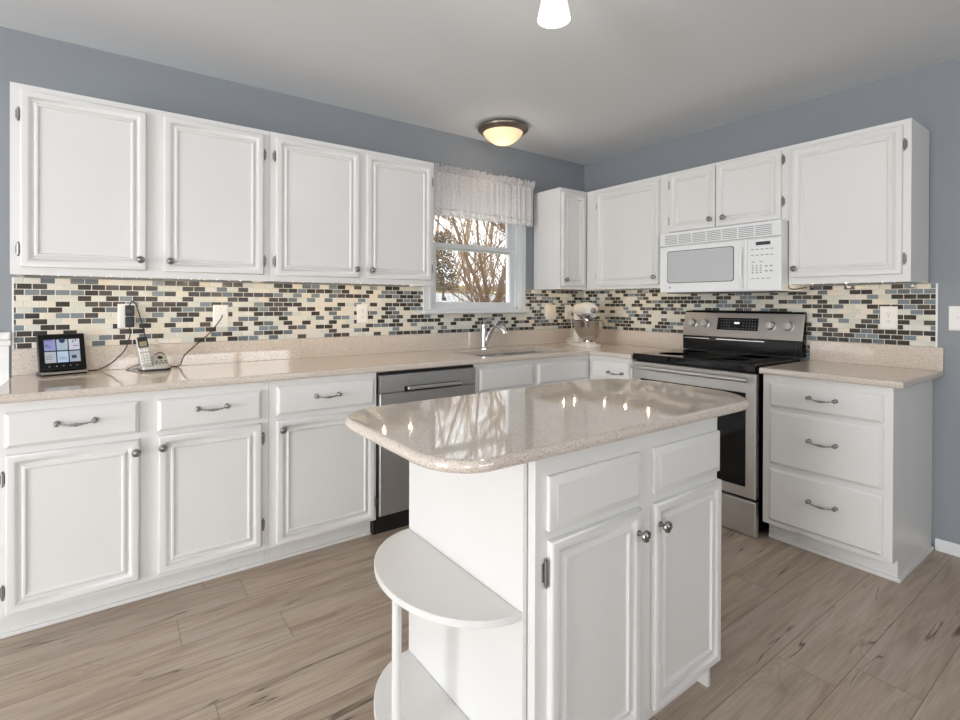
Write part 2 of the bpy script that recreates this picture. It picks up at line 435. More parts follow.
# white wainscot and chair rail on the window wall, left of the counter
mb = MB(); mb.box(X0+.01, -3.722, -.012, -.0005, .0, 1.045, .001)
mb.box(X0+.01, -3.715, -.018, -.0005, 1.035, 1.062, .004); mb.box(X0+.01, -3.714, -.030, -.0005, 1.060, 1.098, .008, 3)
struct('trim_1', mb, TRIMW)
# unseen windows behind the camera, added to go with the fill lamps
def plain_window(name, fr, u0, u1, z0, z1, mull):
    mb = MB(); w = .05
    def bar(a, b, c, d): mb.rings(fr, [(a, b, c, d, -.09), (a, b, c, d, .012)])
    bar(u0, u1, z0, z0+w); bar(u0, u1, z1-w, z1); bar(u0, u0+w, z0, z1); bar(u1-w, u1, z0, z1)
    for k in range(1, mull): c = u0+(u1-u0)*k/mull; bar(c-.04, c+.04, z0, z1)
    o = struct(name, mb, VINYL)
    mb = MB(); mb.rings(fr, [(u0+.02, u1-.02, z0+.02, z1-.02, -.05), (u0+.02, u1-.02, z0+.02, z1-.02, -.044)]); obj('glass', mb, GLASS, o)
plain_window('window_2', lambda u, v, n: Vector((u, Y0+n, v)), -6.9, -4.6, .02, 2.12, 2)
plain_window('window_4', lambda u, v, n: Vector((u, Y0+n, v)), -3.4, -.9, 1.15, 2.15, 3)  # second rear opening, added to brighten the rear-facing sides at right
plain_window('window_3', lambda u, v, n: Vector((X0+n, u, v)), -4.2, -1.2, .4, 2.2, 3)

# ------------------------------------------------------------------ kitchen window
wf = MB()
b = wf.box
cw = .066
b(WX0-cw, WX0+.004, -.020, -.0005, 1.187, 2.165, .004)                 # side casings
b(WX1-.004, WX1+cw, -.020, -.0005, 1.187, 2.165, .004)
b(WX0-cw, WX1+cw, -.022, -.0005, 2.098, 2.165, .004)
b(WX1+.012, WX1+.022, -.026, -.01, 1.19, 2.1, .002); b(WX0-.022, WX0-.012, -.026, -.01, 1.19, 2.1, .002)
# jamb liners
b(WX0, WX0+.018, -.004, .128, WZ0, WZ1); b(WX1-.018, WX1, -.004, .128, WZ0, WZ1); b(WX0, WX1, -.004, .128, WZ1-.018, WZ1); b(WX0, WX1, -.004, .128, WZ0, WZ0+.012)
win = struct('window_1', wf, VINYL)
mb = MB(); mb.box(WX0-cw-.014, WX1+cw+.012, -.052, -.0005, 1.158, 1.182, .006, 3); mb.box(WX0-cw, WX1+cw, -.024, -.0005, 1.180, 1.190, .002); obj('window_sill', mb, VINYL, win)
def sash(name, x0, x1, z0, z1, y0, y1, wb, wt, ws):
    m = MB(); m.box(x0, x0+ws, y0, y1, z0, z1, .003); m.box(x1-ws, x1, y0, y1, z0, z1, .003)
    m.box(x0+ws, x1-ws, y0, y1, z0, z0+wb, .003); m.box(x0+ws, x1-ws, y0, y1, z1-wt, z1, .003)
    o = obj(name, m, VINYL, win)
    g = MB(); g.box(x0+ws-.004, x1-ws+.004, (y0+y1)/2-.002, (y0+y1)/2+.002, z0+wb-.004, z1-wt+.004); obj('glass', g, GLASS, o)
    return o
sash('upper_sash', WX0+.018, WX1-.018, 1.62, 2.082, .062, .092, .03, .035, .036)
lo = sash('lower_sash', WX0+.018, WX1-.018, 1.200, 1.662, .022, .054, .040, .034, .040)
m = MB(); m.box(-1.38, -1.32, .012, .024, 1.224, 1.234, .002); m.box(-.97, -.91, .012, .024, 1.224, 1.234, .002); obj('sash_lift', m, VINYL, lo)
m = MB(); m.box(-1.19, -1.12, .024, .05, 1.660, 1.672, .003); m.tube([(-1.155, .037, 1.672), (-1.155, .037, 1.682), (-1.13, .037, 1.686)], .005, 8); obj('sash_lock', m, VINYL, lo)

# ------------------------------------------------------------------ mosaic backsplash
mb = MB(); mb.box(-3.706, WX0-cw+.001, -.008, -.0002, 1.0195, 1.3405)
mb.box(WX0-cw, WX1+cw, -.008, -.0002, 1.0195, 1.157)
mb.box(WX1+cw, -.0075, -.008, -.0002, 1.0195, 1.3405)
t = tag(obj('mosaic_backsplash', mb, TILEX), 'mosaic glass tile backsplash on the window wall above the long counter', 'backsplash', 'mosaic backsplashes')
m2 = MB(); m2.box(-3.713, -3.706, -.009, -.0002, 1.0195, 1.3405, .001); obj('edge_trim', m2, TRIMW, t)
mb = MB(); mb.box(-.008, -.0002, -2.352, -.0003, 1.0195, 1.3405); mb.box(-.0078, -.0002, -1.788, -.9915, .93, 1.0195)
t = tag(obj('mosaic_backsplash', mb, TILEY), 'mosaic glass tile backsplash on the wall behind the range', 'backsplash', 'mosaic backsplashes')
m2 = MB(); m2.box(-.009, -.0002, -2.360, -2.352, 1.0195, 1.3405, .001); obj('edge_trim', m2, TRIMW, t)

# ------------------------------------------------------------------ wall cabinets
ZT, ZB = 2.115, 1.342
def wall_cab(label, wall, u0, u1, z0, z1, doors, loc, hide_side=False, f0=None, f1=None):
    """doors: (u0,u1,z0,z1,hinge side -1/+1/0, knob side, [hinge heights])"""
    fr = FB(.303) if wall == 'B' else FR(.303); nn = NB if wall == 'B' else NR
    t = thing('wall_cabinet', label, 'cabinet', loc, 'white wall cabinets')
    m = MB(); bx = (lambda a, b, c, d, e, f, w=.0: m.box(a, b, -d, -c, e, f, w)) if wall == 'B' else (lambda a, b, c, d, e, f, w=.0: m.box(-d, -c, a, b, e, f, w))
    bx(u0+.0162, u1-.0162, .010, .284, z0+.012, z1, .0)
    bx(u0+.0006, u0+.016, .010, .284, z0, z1, .001); bx(u1-.016, u1-.0006, .010, .284, z0, z1, .001)
    obj('carcass', m, WHITE, t)
    m = MB(); bx = (lambda a, b, c, d, e, f, w=.0: m.box(a, b, -d, -c, e, f, w)) if wall == 'B' else (lambda a, b, c, d, e, f, w=.0: m.box(-d, -c, a, b, e, f, w))
    bx(u0+.0004 if f0 is None else f0, u1-.0004 if f1 is None else f1, .284, .303, z0, z1, .0012); obj('face_frame', m, WHITE, t)
    for (a, b_, c, d, hs, ks, hz, kz) in doors:
        dr = obj('door', door_mesh(FB(.3035) if wall == 'B' else FR(.3035), a, b_, c, d), WHITE, t)
        if ks:
            ku = (b_-.024) if ks > 0 else (a+.024); kp = (ku, -.3225, kz) if wall == 'B' else (-.3225, ku, kz)
            obj('knob', knob_mesh(kp, nn), PEW, dr)
        if hs:
            hu = (b_+.007) if hs > 0 else (a-.007)
            for z in hz:
                hp = (hu, -.303, z) if wall == 'B' else (-.303, hu, z)
                obj('hinge', hinge_mesh(hp, nn), DPEW, dr)
    return t
HZ = (1.99, 1.445)
wall_cab('white double wall cabinet at the far left, above the smart display', 'B', -3.686, -2.695, ZB, ZT,
         [(-3.653, -3.227, 1.374, 2.088, -1, 1, HZ, 1.421), (-3.160, -2.726, 1.374, 2.088, 1, -1, HZ, 1.421)], (-3.19, -.15, ZB))
wall_cab('white double wall cabinet just left of the window', 'B', -2.695, -1.709, ZB, ZT,
         [(-2.664, -2.209, 1.374, 2.086, -1, 1, HZ, 1.421), (-2.164, -1.733, 1.374, 2.086, 1, -1, HZ, 1.421)], (-2.2, -.15, ZB))
wall_cab('narrow single-door white wall cabinet in the corner right of the window', 'B', -.600, -.0085, ZB, ZT,
         [(-.582, -.335, 1.368, 2.080, 1, -1, (), 1.414)], (-.3, -.15, ZB), f1=-.304)
wall_cab('white single-door wall cabinet between the corner and the microwave', 'R', -.974, -.305, ZB, ZT,
         [(-.967, -.418, 1.366, 2.082, 1, -1, (1.985, 1.44), 1.417)], (-.15, -.64, ZB), f1=-.3055)
wall_cab('short two-door white wall cabinet above the microwave', 'R', -1.790, -.975, 1.698, ZT,
         [(-1.368, -1.050, 1.712, 2.098, 1, -1, (2.03, 1.79), 1.762), (-1.753, -1.374, 1.712, 2.098, -1, 0, (2.045, 1.81), 1.762)], (-.15, -1.38, 1.698), f0=-1.7905)
# right-hand small door carries its knob at the side next to its neighbour
dr = [o for o in bpy.data.objects if o.name.startswith('door') and abs(o.parent.location.z-1.698) < 1e-3][-1]
obj('knob', knob_mesh((-.3225, -1.430, 1.762), NR), PEW, dr)
wall_cab('large single-door white wall cabinet at the right end, beside the microwave', 'R', -2.325, -1.791, ZB, ZT,
         [(-2.294, -1.806, 1.379, 2.088, -1, 1, (1.995, 1.452), 1.427)], (-.15, -2.06, ZB), f1=-1.7905)

# ------------------------------------------------------------------ base cabinets
ZK, ZU = .903, .872       # countertop top / underside
def base_box(t, wall, u0, u1, z0=.098, side=False, f0=None, f1=None, back=.003, skirt=False):
    m = MB(); bx = (lambda a, b, c, d, e, f, w=.0: m.box(a, b, -d, -c, e, f, w)) if wall == 'B' else (lambda a, b, c, d, e, f, w=.0: m.box(-d, -c, a, b, e, f, w))
    if skirt:
        bx(u0+.018, u1-.0005, back, .586, z0, ZU-.0005); bx(u0+.0005, u0+.018, back, .586, z0, ZU-.0005); bx(u0+.0005, u0+.018, back, .534, 0, z0)
    else: bx(u0+.0005, u1-.0005, back, .586, z0, ZU-.0005, .0008)
    obj('carcass', m, WHITE, t)
    m = MB(); bx = (lambda a, b, c, d, e, f, w=.0: m.box(a, b, -d, -c, e, f, w)) if wall == 'B' else (lambda a, b, c, d, e, f, w=.0: m.box(-d, -c, a, b, e, f, w))
    bx(u0+.0004 if f0 is None else f0, u1-.0004 if f1 is None else f1, .586, .605, z0, ZU-.0005, .0012); obj('face_frame', m, WHITE, t)
def toe(t, wall, u0, u1, h=.098):
    m = MB(); bx = (lambda a, b, c, d, e, f, w=.0: m.box(a, b, -d, -c, e, f, w)) if wall == 'B' else (lambda a, b, c, d, e, f, w=.0: m.box(-d, -c, a, b, e, f, w))
    bx(u0, u1, .52, .534, .0, h, .0005); bx(u0, u1, .532, .546, .0, .016, .004); obj('toe_kick', m, WHITE, t)
def front(t, wall, kind, a, b_, c, d, knob=None, pull=None, hinges=(), hs=0, w=.042):
    F = FB(.6055) if wall == 'B' else FR(.6055); nn = NB if wall == 'B' else NR; al = (1, 0, 0) if wall == 'B' else (0, 1, 0)
    o = obj(kind, door_mesh(F, a, b_, c, d, w=.022) if kind == 'door' else slab_mesh(F, a, b_, c, d), WHITE, t)
    P3 = lambda u, z, q: (u, -q, z) if wall == 'B' else (-q, u, z)
    if knob: obj('knob', knob_mesh(P3(knob[0], knob[1], .6245), nn), PEW, o)
    if pull: obj('pull_handle', pull_mesh(P3(pull[0], pull[1], .6245), al, nn), PEW, o)
    for z in hinges: obj('hinge', hinge_mesh(P3((b_+.008) if hs > 0 else (a-.008), z, .605), nn), DPEW, o)
    return o
GB = 'white base cabinets'
t = thing('base_cabinet', 'white base cabinet with two drawers and two doors at the far left', 'cabinet', (-3.24, -.3, 0), GB)
base_box(t, 'B', -3.705, -2.770); toe(t, 'B', -3.70, -2.7705)
front(t, 'B', 'drawer', -3.663, -3.267, .708, .835, pull=(-3.463, .781)); front(t, 'B', 'drawer', -3.203, -2.805, .702, .832, pull=(-3.004, .781))
front(t, 'B', 'door', -3.661, -3.265, .117, .683, knob=(-3.277+.001, .636), hinges=(.600, .195), hs=-1)
front(t, 'B', 'door', -3.200, -2.803, .121, .683, knob=(-3.186, .640), hinges=(.612, .218), hs=1)
t = thing('base_cabinet', 'white base cabinet with one drawer over one door beside the dishwasher', 'cabinet', (-2.5, -.3, 0), GB)
base_box(t, 'B', -2.770, -2.236); toe(t, 'B', -2.7695, -2.236)
front(t, 'B', 'drawer', -2.736, -2.254, .709, .841, pull=(-2.502, .782)); front(t, 'B', 'door', -2.736, -2.250, .112, .683, knob=(-2.715, .644), hinges=(.60, .196), hs=1)
t = thing('base_cabinet', 'white sink base cabinet with two false drawer fronts under the window', 'cabinet', (-1.1, -.3, 0), GB)
m = MB()   # open carcass so that the sink bowls hang inside it
for q in ((-1.609, -1.593, -.586, -.003, .098, ZU-.0005), (-.628, -.612, -.586, -.003, .098, ZU-.0005), (-1.593, -.628, -.586, -.003, .098, .114), (-1.593, -.628, -.019, -.003, .114, ZU-.0005)): m.box(*q)
obj('carcass', m, WHITE, t)
m = MB(); m.box(-1.610, -.6055, -.605, -.586, .098, ZU-.0005, .0012); obj('face_frame', m, WHITE, t); toe(t, 'B', -1.61, -.607)
front(t, 'B', 'false_drawer_front', -1.579, -1.154, .706, .838); front(t, 'B', 'false_drawer_front', -1.104, -.633, .706, .838)
front(t, 'B', 'door', -1.579, -1.154, .115, .683, knob=(-1.178, .64)); front(t, 'B', 'door', -1.104, -.679, .115, .683, knob=(-1.080, .64))
t = thing('base_cabinet', 'narrow white corner base cabinet with one drawer, left of the range', 'cabinet', (-.3, -.8, 0), GB)
m = MB(); m.box(-.586, -.003, -.9755, -.004, .098, ZU-.0005, .0008); obj('carcass', m, WHITE, t)
m = MB(); m.box(-.605, -.586, -.9755, -.6065, .098, ZU-.0005, .0012); obj('face_frame', m, WHITE, t); toe(t, 'R', -.9755, -.5475)
front(t, 'R', 'drawer', -.958, -.650, .722, .846, pull=(-.855, .770)); front(t, 'R', 'door', -.958, -.650, .115, .695, knob=(-.675, .64), w=.036)
t = thing('base_cabinet', 'white three-drawer base cabinet at the right end of the range wall', 'cabinet', (-.3, -2.07, 0), GB)
base_box(t, 'R', -2.342, -1.796, skirt=True)
m = MB(); m.box(-.534, -.52, -2.324, -1.797, 0, .0975)
m.box(-.546, -.532, -2.352, -1.797, 0, .020, .005); m.box(-.546, -.016, -2.354, -2.340, 0, .020, .005); obj('toe_kick', m, WHITE, t)
front(t, 'R', 'drawer', -2.309, -1.833, .709, .833, pull=(-2.075, .780)); front(t, 'R', 'drawer', -2.309, -1.833, .417, .690, pull=(-2.076, .571)); front(t, 'R', 'drawer', -2.309, -1.833, .124, .392, pull=(-2.077, .279))

# ------------------------------------------------------------------ countertops
def slab(cells_x, cells_y, keep, bevel_pred, z0=ZU, z1=ZK):
    t = bmesh.new()
    for i in range(len(cells_x)-1):
        for j in range(len(cells_y)-1):
            a, b_, c, d = cells_x[i], cells_x[i+1], cells_y[j], cells_y[j+1]
            if keep((a+b_)/2, (c+d)/2): t.faces.new([t.verts.new(q) for q in ((a, c, z0), (b_, c, z0), (b_, d, z0), (a, d, z0))])
    bmesh.ops.remove_doubles(t, verts=t.verts, dist=1e-5)
    e = bmesh.ops.extrude_face_region(t, geom=t.faces[:])
    for v in [g for g in e['geom'] if isinstance(g, bmesh.types.BMVert)]: v.co.z = z1
    bmesh.ops.recalc_face_normals(t, faces=t.faces)
    ed = [x for x in t.edges if abs(x.verts[0].co.z-x.verts[1].co.z) < 1e-6 and bevel_pred((x.verts[0].co+x.verts[1].co)/2) and any(abs(f.normal.z) < .5 for f in x.link_faces)]
    bmesh.ops.bevel(t, geom=ed, offset=.011, segments=4, profile=.5, affect='EDGES')
    return t
SX0, SX1, SY0, SY1 = -1.50, -.76, -.560, -.205
t = slab([-3.712, SX0, SX1, -.638, -.0012], [-.990, -.638, SY0, SY1, -.0012],
         lambda x, y: (y > -.638 or x > -.638) and not (SX0 < x < SX1 and SY0 < y < SY1),
         lambda p: (abs(p.y+.638) < .002 and p.x < -.63) or (abs(p.x+.638) < .002 and p.y < -.63) or abs(p.x+3.712) < .002)
mb = MB(); mb._merge(t)
ct = tag(obj('countertop', mb, QUARTZ), 'long speckled beige stone countertop under the window, from far left to the range', 'countertop', 'stone countertops')
mb = MB(); mb.box(-3.7115, -.0215, -.0215, -.001, ZK+.0002, 1.019, .0015); mb.box(-.0215, -.001, -.990, -.001, ZK+.0002, 1.019, .0015); obj('backsplash_upstand', mb, QUARTZ, ct)
t = slab([-.638, -.0012], [-2.384, -1.790], lambda x, y: True, lambda p: abs(p.x+.638) < .002 or abs(p.y+2.384) < .002)
mb = MB(); mb._merge(t)
ct = tag(obj('countertop', mb, QUARTZ), 'short speckled stone countertop on the three-drawer cabinet right of the range', 'countertop', 'stone countertops')
mb = MB(); mb.box(-.0215, -.001, -2.3838, -1.790, ZK+.0002, 1.019, .0015); obj('backsplash_upstand', mb, QUARTZ, ct)

# ------------------------------------------------------------------ kitchen island
def rounded(x0, x1, y0, y1, FL, FRt, BR, BL, k=12):
    P = []
    def arc(cx, cy, rx, ry, a0):
        for i in range(k+1):
            a = a0+PI/2*i/k; P.append((cx+rx*math.cos(a), cy+ry*math.sin(a)))
    arc(x1-BR[0], y1-BR[1], *BR, 0); arc(x0+BL[0], y1-BL[1], *BL, PI/2); arc(x0+FL[0], y0+FL[1], *FL, PI); arc(x1-FRt[0], y0+FRt[1], *FRt, 3*PI/2)
    return P
mb = MB(); mb.prism(rounded(-2.824, -1.464, -2.219, -1.553, (.125, .15), (.20, .23), (.26, .25), (.17, .15), 14), ZU+.001, ZK, .0145, .0145, 5)
tag(obj('countertop', mb, QUARTZ), 'speckled stone top with rounded corners lying on the kitchen island', 'countertop', 'stone countertops')
isl = thing('kitchen_island', 'white kitchen island with two doors and rounded open end shelves', 'kitchen island', (-2.15, -1.88, 0))
IX0, IX1, IY0, IY1 = -2.559, -1.761, -2.185, -1.600
ZI = ZU+.0003
m = MB(); m.box(IX0, IX1, IY0+.019, IY1, .072, ZI, .001); obj('carcass', m, WHITE, isl)
m = MB(); m.box(IX0, IX1, IY0, IY0+.0195, .072, ZI, .0012); obj('face_frame', m, WHITE, isl)
m = MB(); m.box(IX0, -1.81, -2.150, -2.136, 0, .072); m.box(IX0+.01, -1.812, -2.135, IY1, 0, .0715); m.box(-1.811, -1.797, IY0, IY1, 0, .0715, .001); obj('toe_kick', m, WHITE, isl)
FI = FB(-IY0+.0004)
for a, b_ in ((-2.524, -2.179), (-2.116, -1.766)):
    obj('false_drawer_front', slab_mesh(FI, a, b_, .692, .822, .019, .020), WHITE, isl)
d1 = obj('door', door_mesh(FI, -2.521, -2.178, .078, .668), WHITE, isl); d2 = obj('door', door_mesh(FI, -2.116, -1.762, .078, .664), WHITE, isl)
obj('knob', knob_mesh((-2.196, IY0-.0194, .606), NB), PEW, d1); obj('knob', knob_mesh((-2.098, IY0-.0194, .606), NB), PEW, d2)
for z in (.594, .17): obj('hinge', hinge_mesh((-2.530, IY0, z), NB, .062), DPEW, d1)
# open shelf end: back panel, two half-round shelves, post
m = MB(); m.box(-2.575, IX0-.0035, -2.160, -1.597, 0, ZI, .001); obj('end_panel', m, WHITE, isl)
def halfround(z0, z1, dep=.214, hl=.281, cx=-2.5755, cy=-1.878):
    P = [(cx-dep*math.sin(a), cy+hl*math.cos(a)) for a in [PI*i/36 for i in range(37)]]
    m = MB(); m.prism(P, z0, z1, .002, .002, 1); return m
obj('shelf', halfround(.482, .500), WHITE, isl); obj('shelf', halfround(.087, .105), WHITE, isl)
m = MB(); m.lathe((-2.762, -1.880, .1052), [(.0125, 0), (.0125, .3766)], seg=20); m.box(-2.76, -2.74, -1.90, -1.86, .0, .087); obj('post', m, WHITE, isl)

# ------------------------------------------------------------------ dishwasher
t = thing('dishwasher', 'dark stainless steel dishwasher built in under the long counter', 'dishwasher', (-1.92, -.3, 0))
m = MB(); m.box(-2.232, -1.612, -.60, -.03, .10, .866, .002); obj('body', m, BLK, t)
m = MB(); m.mat(STEELD)
F = FB(.6005); a, b_ = -2.226, -1.616
m.rings(F, [(a, b_, .118, .757, 0), (a, b_, .118, .757, .025), (a+.004, b_-.004, .122, .753, .029)])
dr = obj('door', m, None, t)
m = MB(); m.box(a, b_, -.6295, -.6005, .7595, .853, .003); obj('control_panel', m, STEELD, t)
m = MB(); m.box(-2.085, -1.72, -.632, -.6297, .758, .786, .001); obj('handle_recess', m, BLK, dr)
m = MB(); m.box(-2.075, -1.73, -.660, -.645, .768, .786, .005, 3); m.box(-2.07, -2.05, -.648, -.6297, .77, .784, .002); m.box(-1.755, -1.735, -.648, -.6297, .77, .784, .002); obj('handle', m, STEEL, dr)
m = MB(); m.box(-2.232, -1.612, -.56, -.54, 0, .099, .001); obj('toe_kick', m, BLK, t)

# ------------------------------------------------------------------ range
t = thing('range', 'freestanding stainless steel electric range with black glass cooktop', 'stove', (-.33, -1.372, 0))
RY0, RY1 = -1.771, -.997
m = MB(); m.box(-.598, -.03, RY0+.003, RY1-.003, .018, .872, .002); obj('body', m, BLKE, t)
for yy in (RY0+.06, RY1-.06):
    for xx in (-.55, -.1):
        m = MB(); m.lathe((xx, yy, 0), [(.018, 0), (.018, .01), (.008, .012), (.008, .019)], seg=12); obj('leg', m, BLK, t)
m = MB(); m.box(-.638, -.09, RY0+.002, RY1-.002, .874, .9155, .007, 3); obj('cooktop', m, BLKG, t)
m = MB()
for (xx, yy, r) in ((-.46, -1.19, .10), (-.46, -1.57, .085), (-.22, -1.19, .075), (-.22, -1.57, .10)):
    m = MB(); m.lathe((xx, yy, .9155), [(r, 0), (r, .0004), (r-.003, .0004), (r-.003, 0)], seg=40); obj('burner_ring', m, DGREY, t)
# oven door with a window framed by steel
F = FR(.6005)
m = MB(); m.mat(STEEL); a, b_ = RY0-.002, RY1-.004; z0, z1 = .206, .864
wy0, wy1, wz0, wz1 = -1.722, -1.056, .258, .762
m.rings(F, [(a, b_, z0, z1, 0), (a, b_, z0, z1, .030), (a+.006, b_-.006, z0+.006, z1-.006, .035), (wy0, wy1, wz0, wz1, .035), (wy0+.003, wy1-.003, wz0+.003, wz1-.003, .031)])
od = obj('oven_door', m, None, t)
m = MB(); m.rings(F, [(wy0+.003, wy1-.003, wz0+.003, wz1-.003, .0312), (wy0+.003, wy1-.003, wz0+.003, wz1-.003, .033)]); obj('oven_window', m, BLKG, od)
m = MB(); m.tube([(-.682, -1.750, .834), (-.682, -1.028, .834)], .0125, 16)
for yy in (-1.725, -1.055): m.box(-.680, -.636, yy-.010, yy+.010, .826, .842, .004)
obj('handle', m, STEELH, od)
m = MB(); m.rings(F, [(a, b_, .004, .190, 0), (a, b_, .004, .190, .026), (a+.006, b_-.006, .018, .184, .032)]); dw = obj('storage_drawer', m, STEEL, t)
m = MB(); m.box(-.615, -.60, a+.01, b_-.01, .193, .205); obj('drawer_gap', m, BLK, t)
# back guard
g = MB(); tt = bmesh.new()
prof = [(-.012, .918), (-.083, .918), (-.083, 1.000), (-.086, 1.018), (-.050, 1.176), (-.04, 1.186), (-.012, 1.186)]
L0 = [tt.verts.new((x, RY0+.002, z)) for x, z in prof]; L1 = [tt.verts.new((x, RY1-.012, z)) for x, z in prof]
tt.faces.new(L0); tt.faces.new(L1)
for i in range(len(prof)): tt.faces.new((L0[i], L0[(i+1) % 7], L1[(i+1) % 7], L1[i]))
g._merge(tt); bgd = obj('back_guard', g, BLKE, t)
up = Vector((.036, 0, .158)).normalized(); nrm = Vector((-.158, 0, .036)).normalized()
def G(s, v, n): return Vector((-.087, 0, 1.014))+up*v+nrm*n+Vector((0, s, 0))
m = MB(); y0g, y1g = RY0-.006, RY1-.014
m.rings(lambda u, v, n: G(u, v, n), [(y0g, y1g, 0, .163, 0), (y0g, y1g, 0, .163, .006), (y0g+.003, y1g-.003, .003, .160, .008)]); cp = obj('control_panel', m, STEELG, bgd)
m = MB()
for k in range(46):
    y = y0g+.09+k*(y1g-y0g-.14)/45; m.box(-.056, -.020, y-.0035, y+.0035, 1.185, 1.190, .001)
obj('vent_slots', m, BLK, bgd)
m = MB(); m.rings(G, [(-1.520, -1.255, .048, .130, .0078), (-1.520, -1.255, .048, .130, .0095)]); dp = obj('display', m, BLKG, bgd)
m = MB(); m.rings(G, [(-1.402, -1.368, .090, .102, .0096), (-1.402, -1.368, .090, .102, .0100)]); obj('clock_digits', m, LED, dp)
m = MB()
for r in range(4):
    for c in range(13):
        if 5 <= c <= 8 and r in (1, 2): continue
        y = -1.505+c*.0182; v = .058+r*.019
        m.rings(G, [(y, y+.007, v, v+.0035, .0096), (y, y+.007, v, v+.0035, .0099)])
obj('touch_keys', m, GREYP, dp)
for y in (-1.080, -1.170, -1.597, -1.698):
    c = G(y, .085, .008)
    kn = MB(); kn.lathe(c, [(.029, 0), (.029, .002), (.025, .004), (.023, .022), (.021, .025), (0, .025)], nrm, 28)
    q = Matrix.Translation(c) @ Matrix(((0, up.x, nrm.x, 0), (1, up.y, nrm.y, 0), (0, up.z, nrm.z, 0), (0, 0, 0, 1)))
    kn.box(-.0045, .0045, -.0195, .0195, .02, .033, .002, 2, q)
    obj('knob', kn, STEEL, bgd)
    m = MB(); m.lathe(G(y, .124, .0078), [(.003, 0), (.003, .0008), (0, .0008)], nrm, 8); obj('marker', m, BLK, bgd)
m = MB()
for a_, b2 in ((-1.20, -1.02), (-1.56, -1.25)): m.box(-.0845, -.0832, a_, b2, .996, 1.002)
obj('trim_strip', m, CHR, bgd)

# ------------------------------------------------------------------ microwave
t = thing('microwave', 'white over-the-range microwave hung under the short cabinet', 'microwave', (-.2, -1.41, 1.303))
MY0, MY1 = -1.788, -1.032
m = MB(); m.box(-.372, -.009, MY0+.002, MY1-.002, 1.306, 1.697, .003); m.box(-.395, -.372, MY0, MY1, 1.612, 1.697, .004); obj('body', m, APPW, t)
m = MB()
for k in range(6):
    z = 1.622+k*.0105
    for i in range(7):
        y = -1.740+i*.097; m.box(-.3965, -.3945, y, y+.088, z, z+.0042, .0005)
obj('vent_grille', m, new_mat('grille_grey', lin(150, 150, 150), .5), t)
F = FR(.3725)
m = MB(); a, b_ = -1.603, MY1; z0, z1 = 1.306, 1.606
m.rings(F, [(a, b_, z0, z1, 0), (a, b_, z0, z1, .018), (a+.005, b_-.005, z0+.005, z1-.005, .023)]); md = obj('door', m, APPW, t)
GW = new_mat('microwave_screen', lin(196, 197, 198), .2)
def rrect(mb, F, u0, u1, v0, v1, n0, n1, r=.016):
    tt = bmesh.new(); P = []
    for cu, cv, a0 in ((u1-r, v1-r, 0), (u0+r, v1-r, PI/2), (u0+r, v0+r, PI), (u1-r, v0+r, 1.5*PI)):
        for i in range(6): P.append((cu+r*math.cos(a0+PI/2*i/5), cv+r*math.sin(a0+PI/2*i/5)))
    A = [tt.verts.new(F(u, v, n0)) for u, v in P]; B = [tt.verts.new(F(u, v, n1)) for u, v in P]
    tt.faces.new(A); tt.faces.new(B)
    for i in range(len(P)): tt.faces.new((A[i], A[(i+1) % len(P)], B[(i+1) % len(P)], B[i]))
    mb._merge(tt); return mb
obj('window_gasket', rrect(MB(), F, -1.530, -1.089, 1.367, 1.575, .0228, .0240), DGREY, md)
obj('window', rrect(MB(), F, -1.526, -1.093, 1.371, 1.571, .0238, .0252), GW, md)
m = MB(); K = 13; m.tube([(-.3955-.030*math.sin(PI*i/(K-1))**.6, -1.580, 1.325+.255*i/(K-1)) for i in range(K)], [.009]*K, 12); obj('handle', m, APPW, md)
m = MB(); m.lathe((-.3955, -1.108, 1.339), [(.006, 0), (.006, .0008), (0, .0008)], NR, 14); obj('badge', m, GREYP, md)
m = MB(); m.rings(F, [(MY0, -1.6045, z0, z1, 0), (MY0, -1.6045, z0, z1, .018), (MY0+.005, -1.6095, z0+.005, z1-.005, .023)]); mc = obj('control_panel', m, APPW, t)
m = MB(); m.rings(F, [(-1.733, -1.655, 1.566, 1.585, .0228), (-1.733, -1.655, 1.566, 1.585, .0245)]); obj('display', m, DGREY, mc)
def key(m, y, z, w=.011, h=.0042): m.rings(F, [(y-w/2, y+w/2, z-h/2, z+h/2, .0228), (y-w/2, y+w/2, z-h/2, z+h/2, .0236)])
for K_ in ([(-1.636-.0265*i, 1.543, .017, .0042) for i in range(5)], [(-1.636-.0265*i, 1.510, .017, .0042) for i in range(5)], [(-1.640-.045*i, 1.472, .020, .0042) for i in range(2)],
           [(-1.638-.022*i, 1.452-.0135*r, .010, .006) for r in range(4) for i in range(3)], [(-1.712-.026*i, 1.447-.028*r, .014, .007) for r in range(2) for i in range(2)], [(-1.638-.0285*i, 1.378, .018, .0042) for i in range(4)]):
    m = MB(); split = K_[0][2] in (.020, .014)
    for q in K_:
        key(m, *q)
        if split: obj('button', m, GREYP, mc); m = MB()
    if not split: obj('button_group', m, GREYP, mc)
m = MB(); m.box(-.36, -.05, MY0+.03, MY1-.03, 1.3005, 1.306, .002); obj('underside_vent', m, DGREY, t)

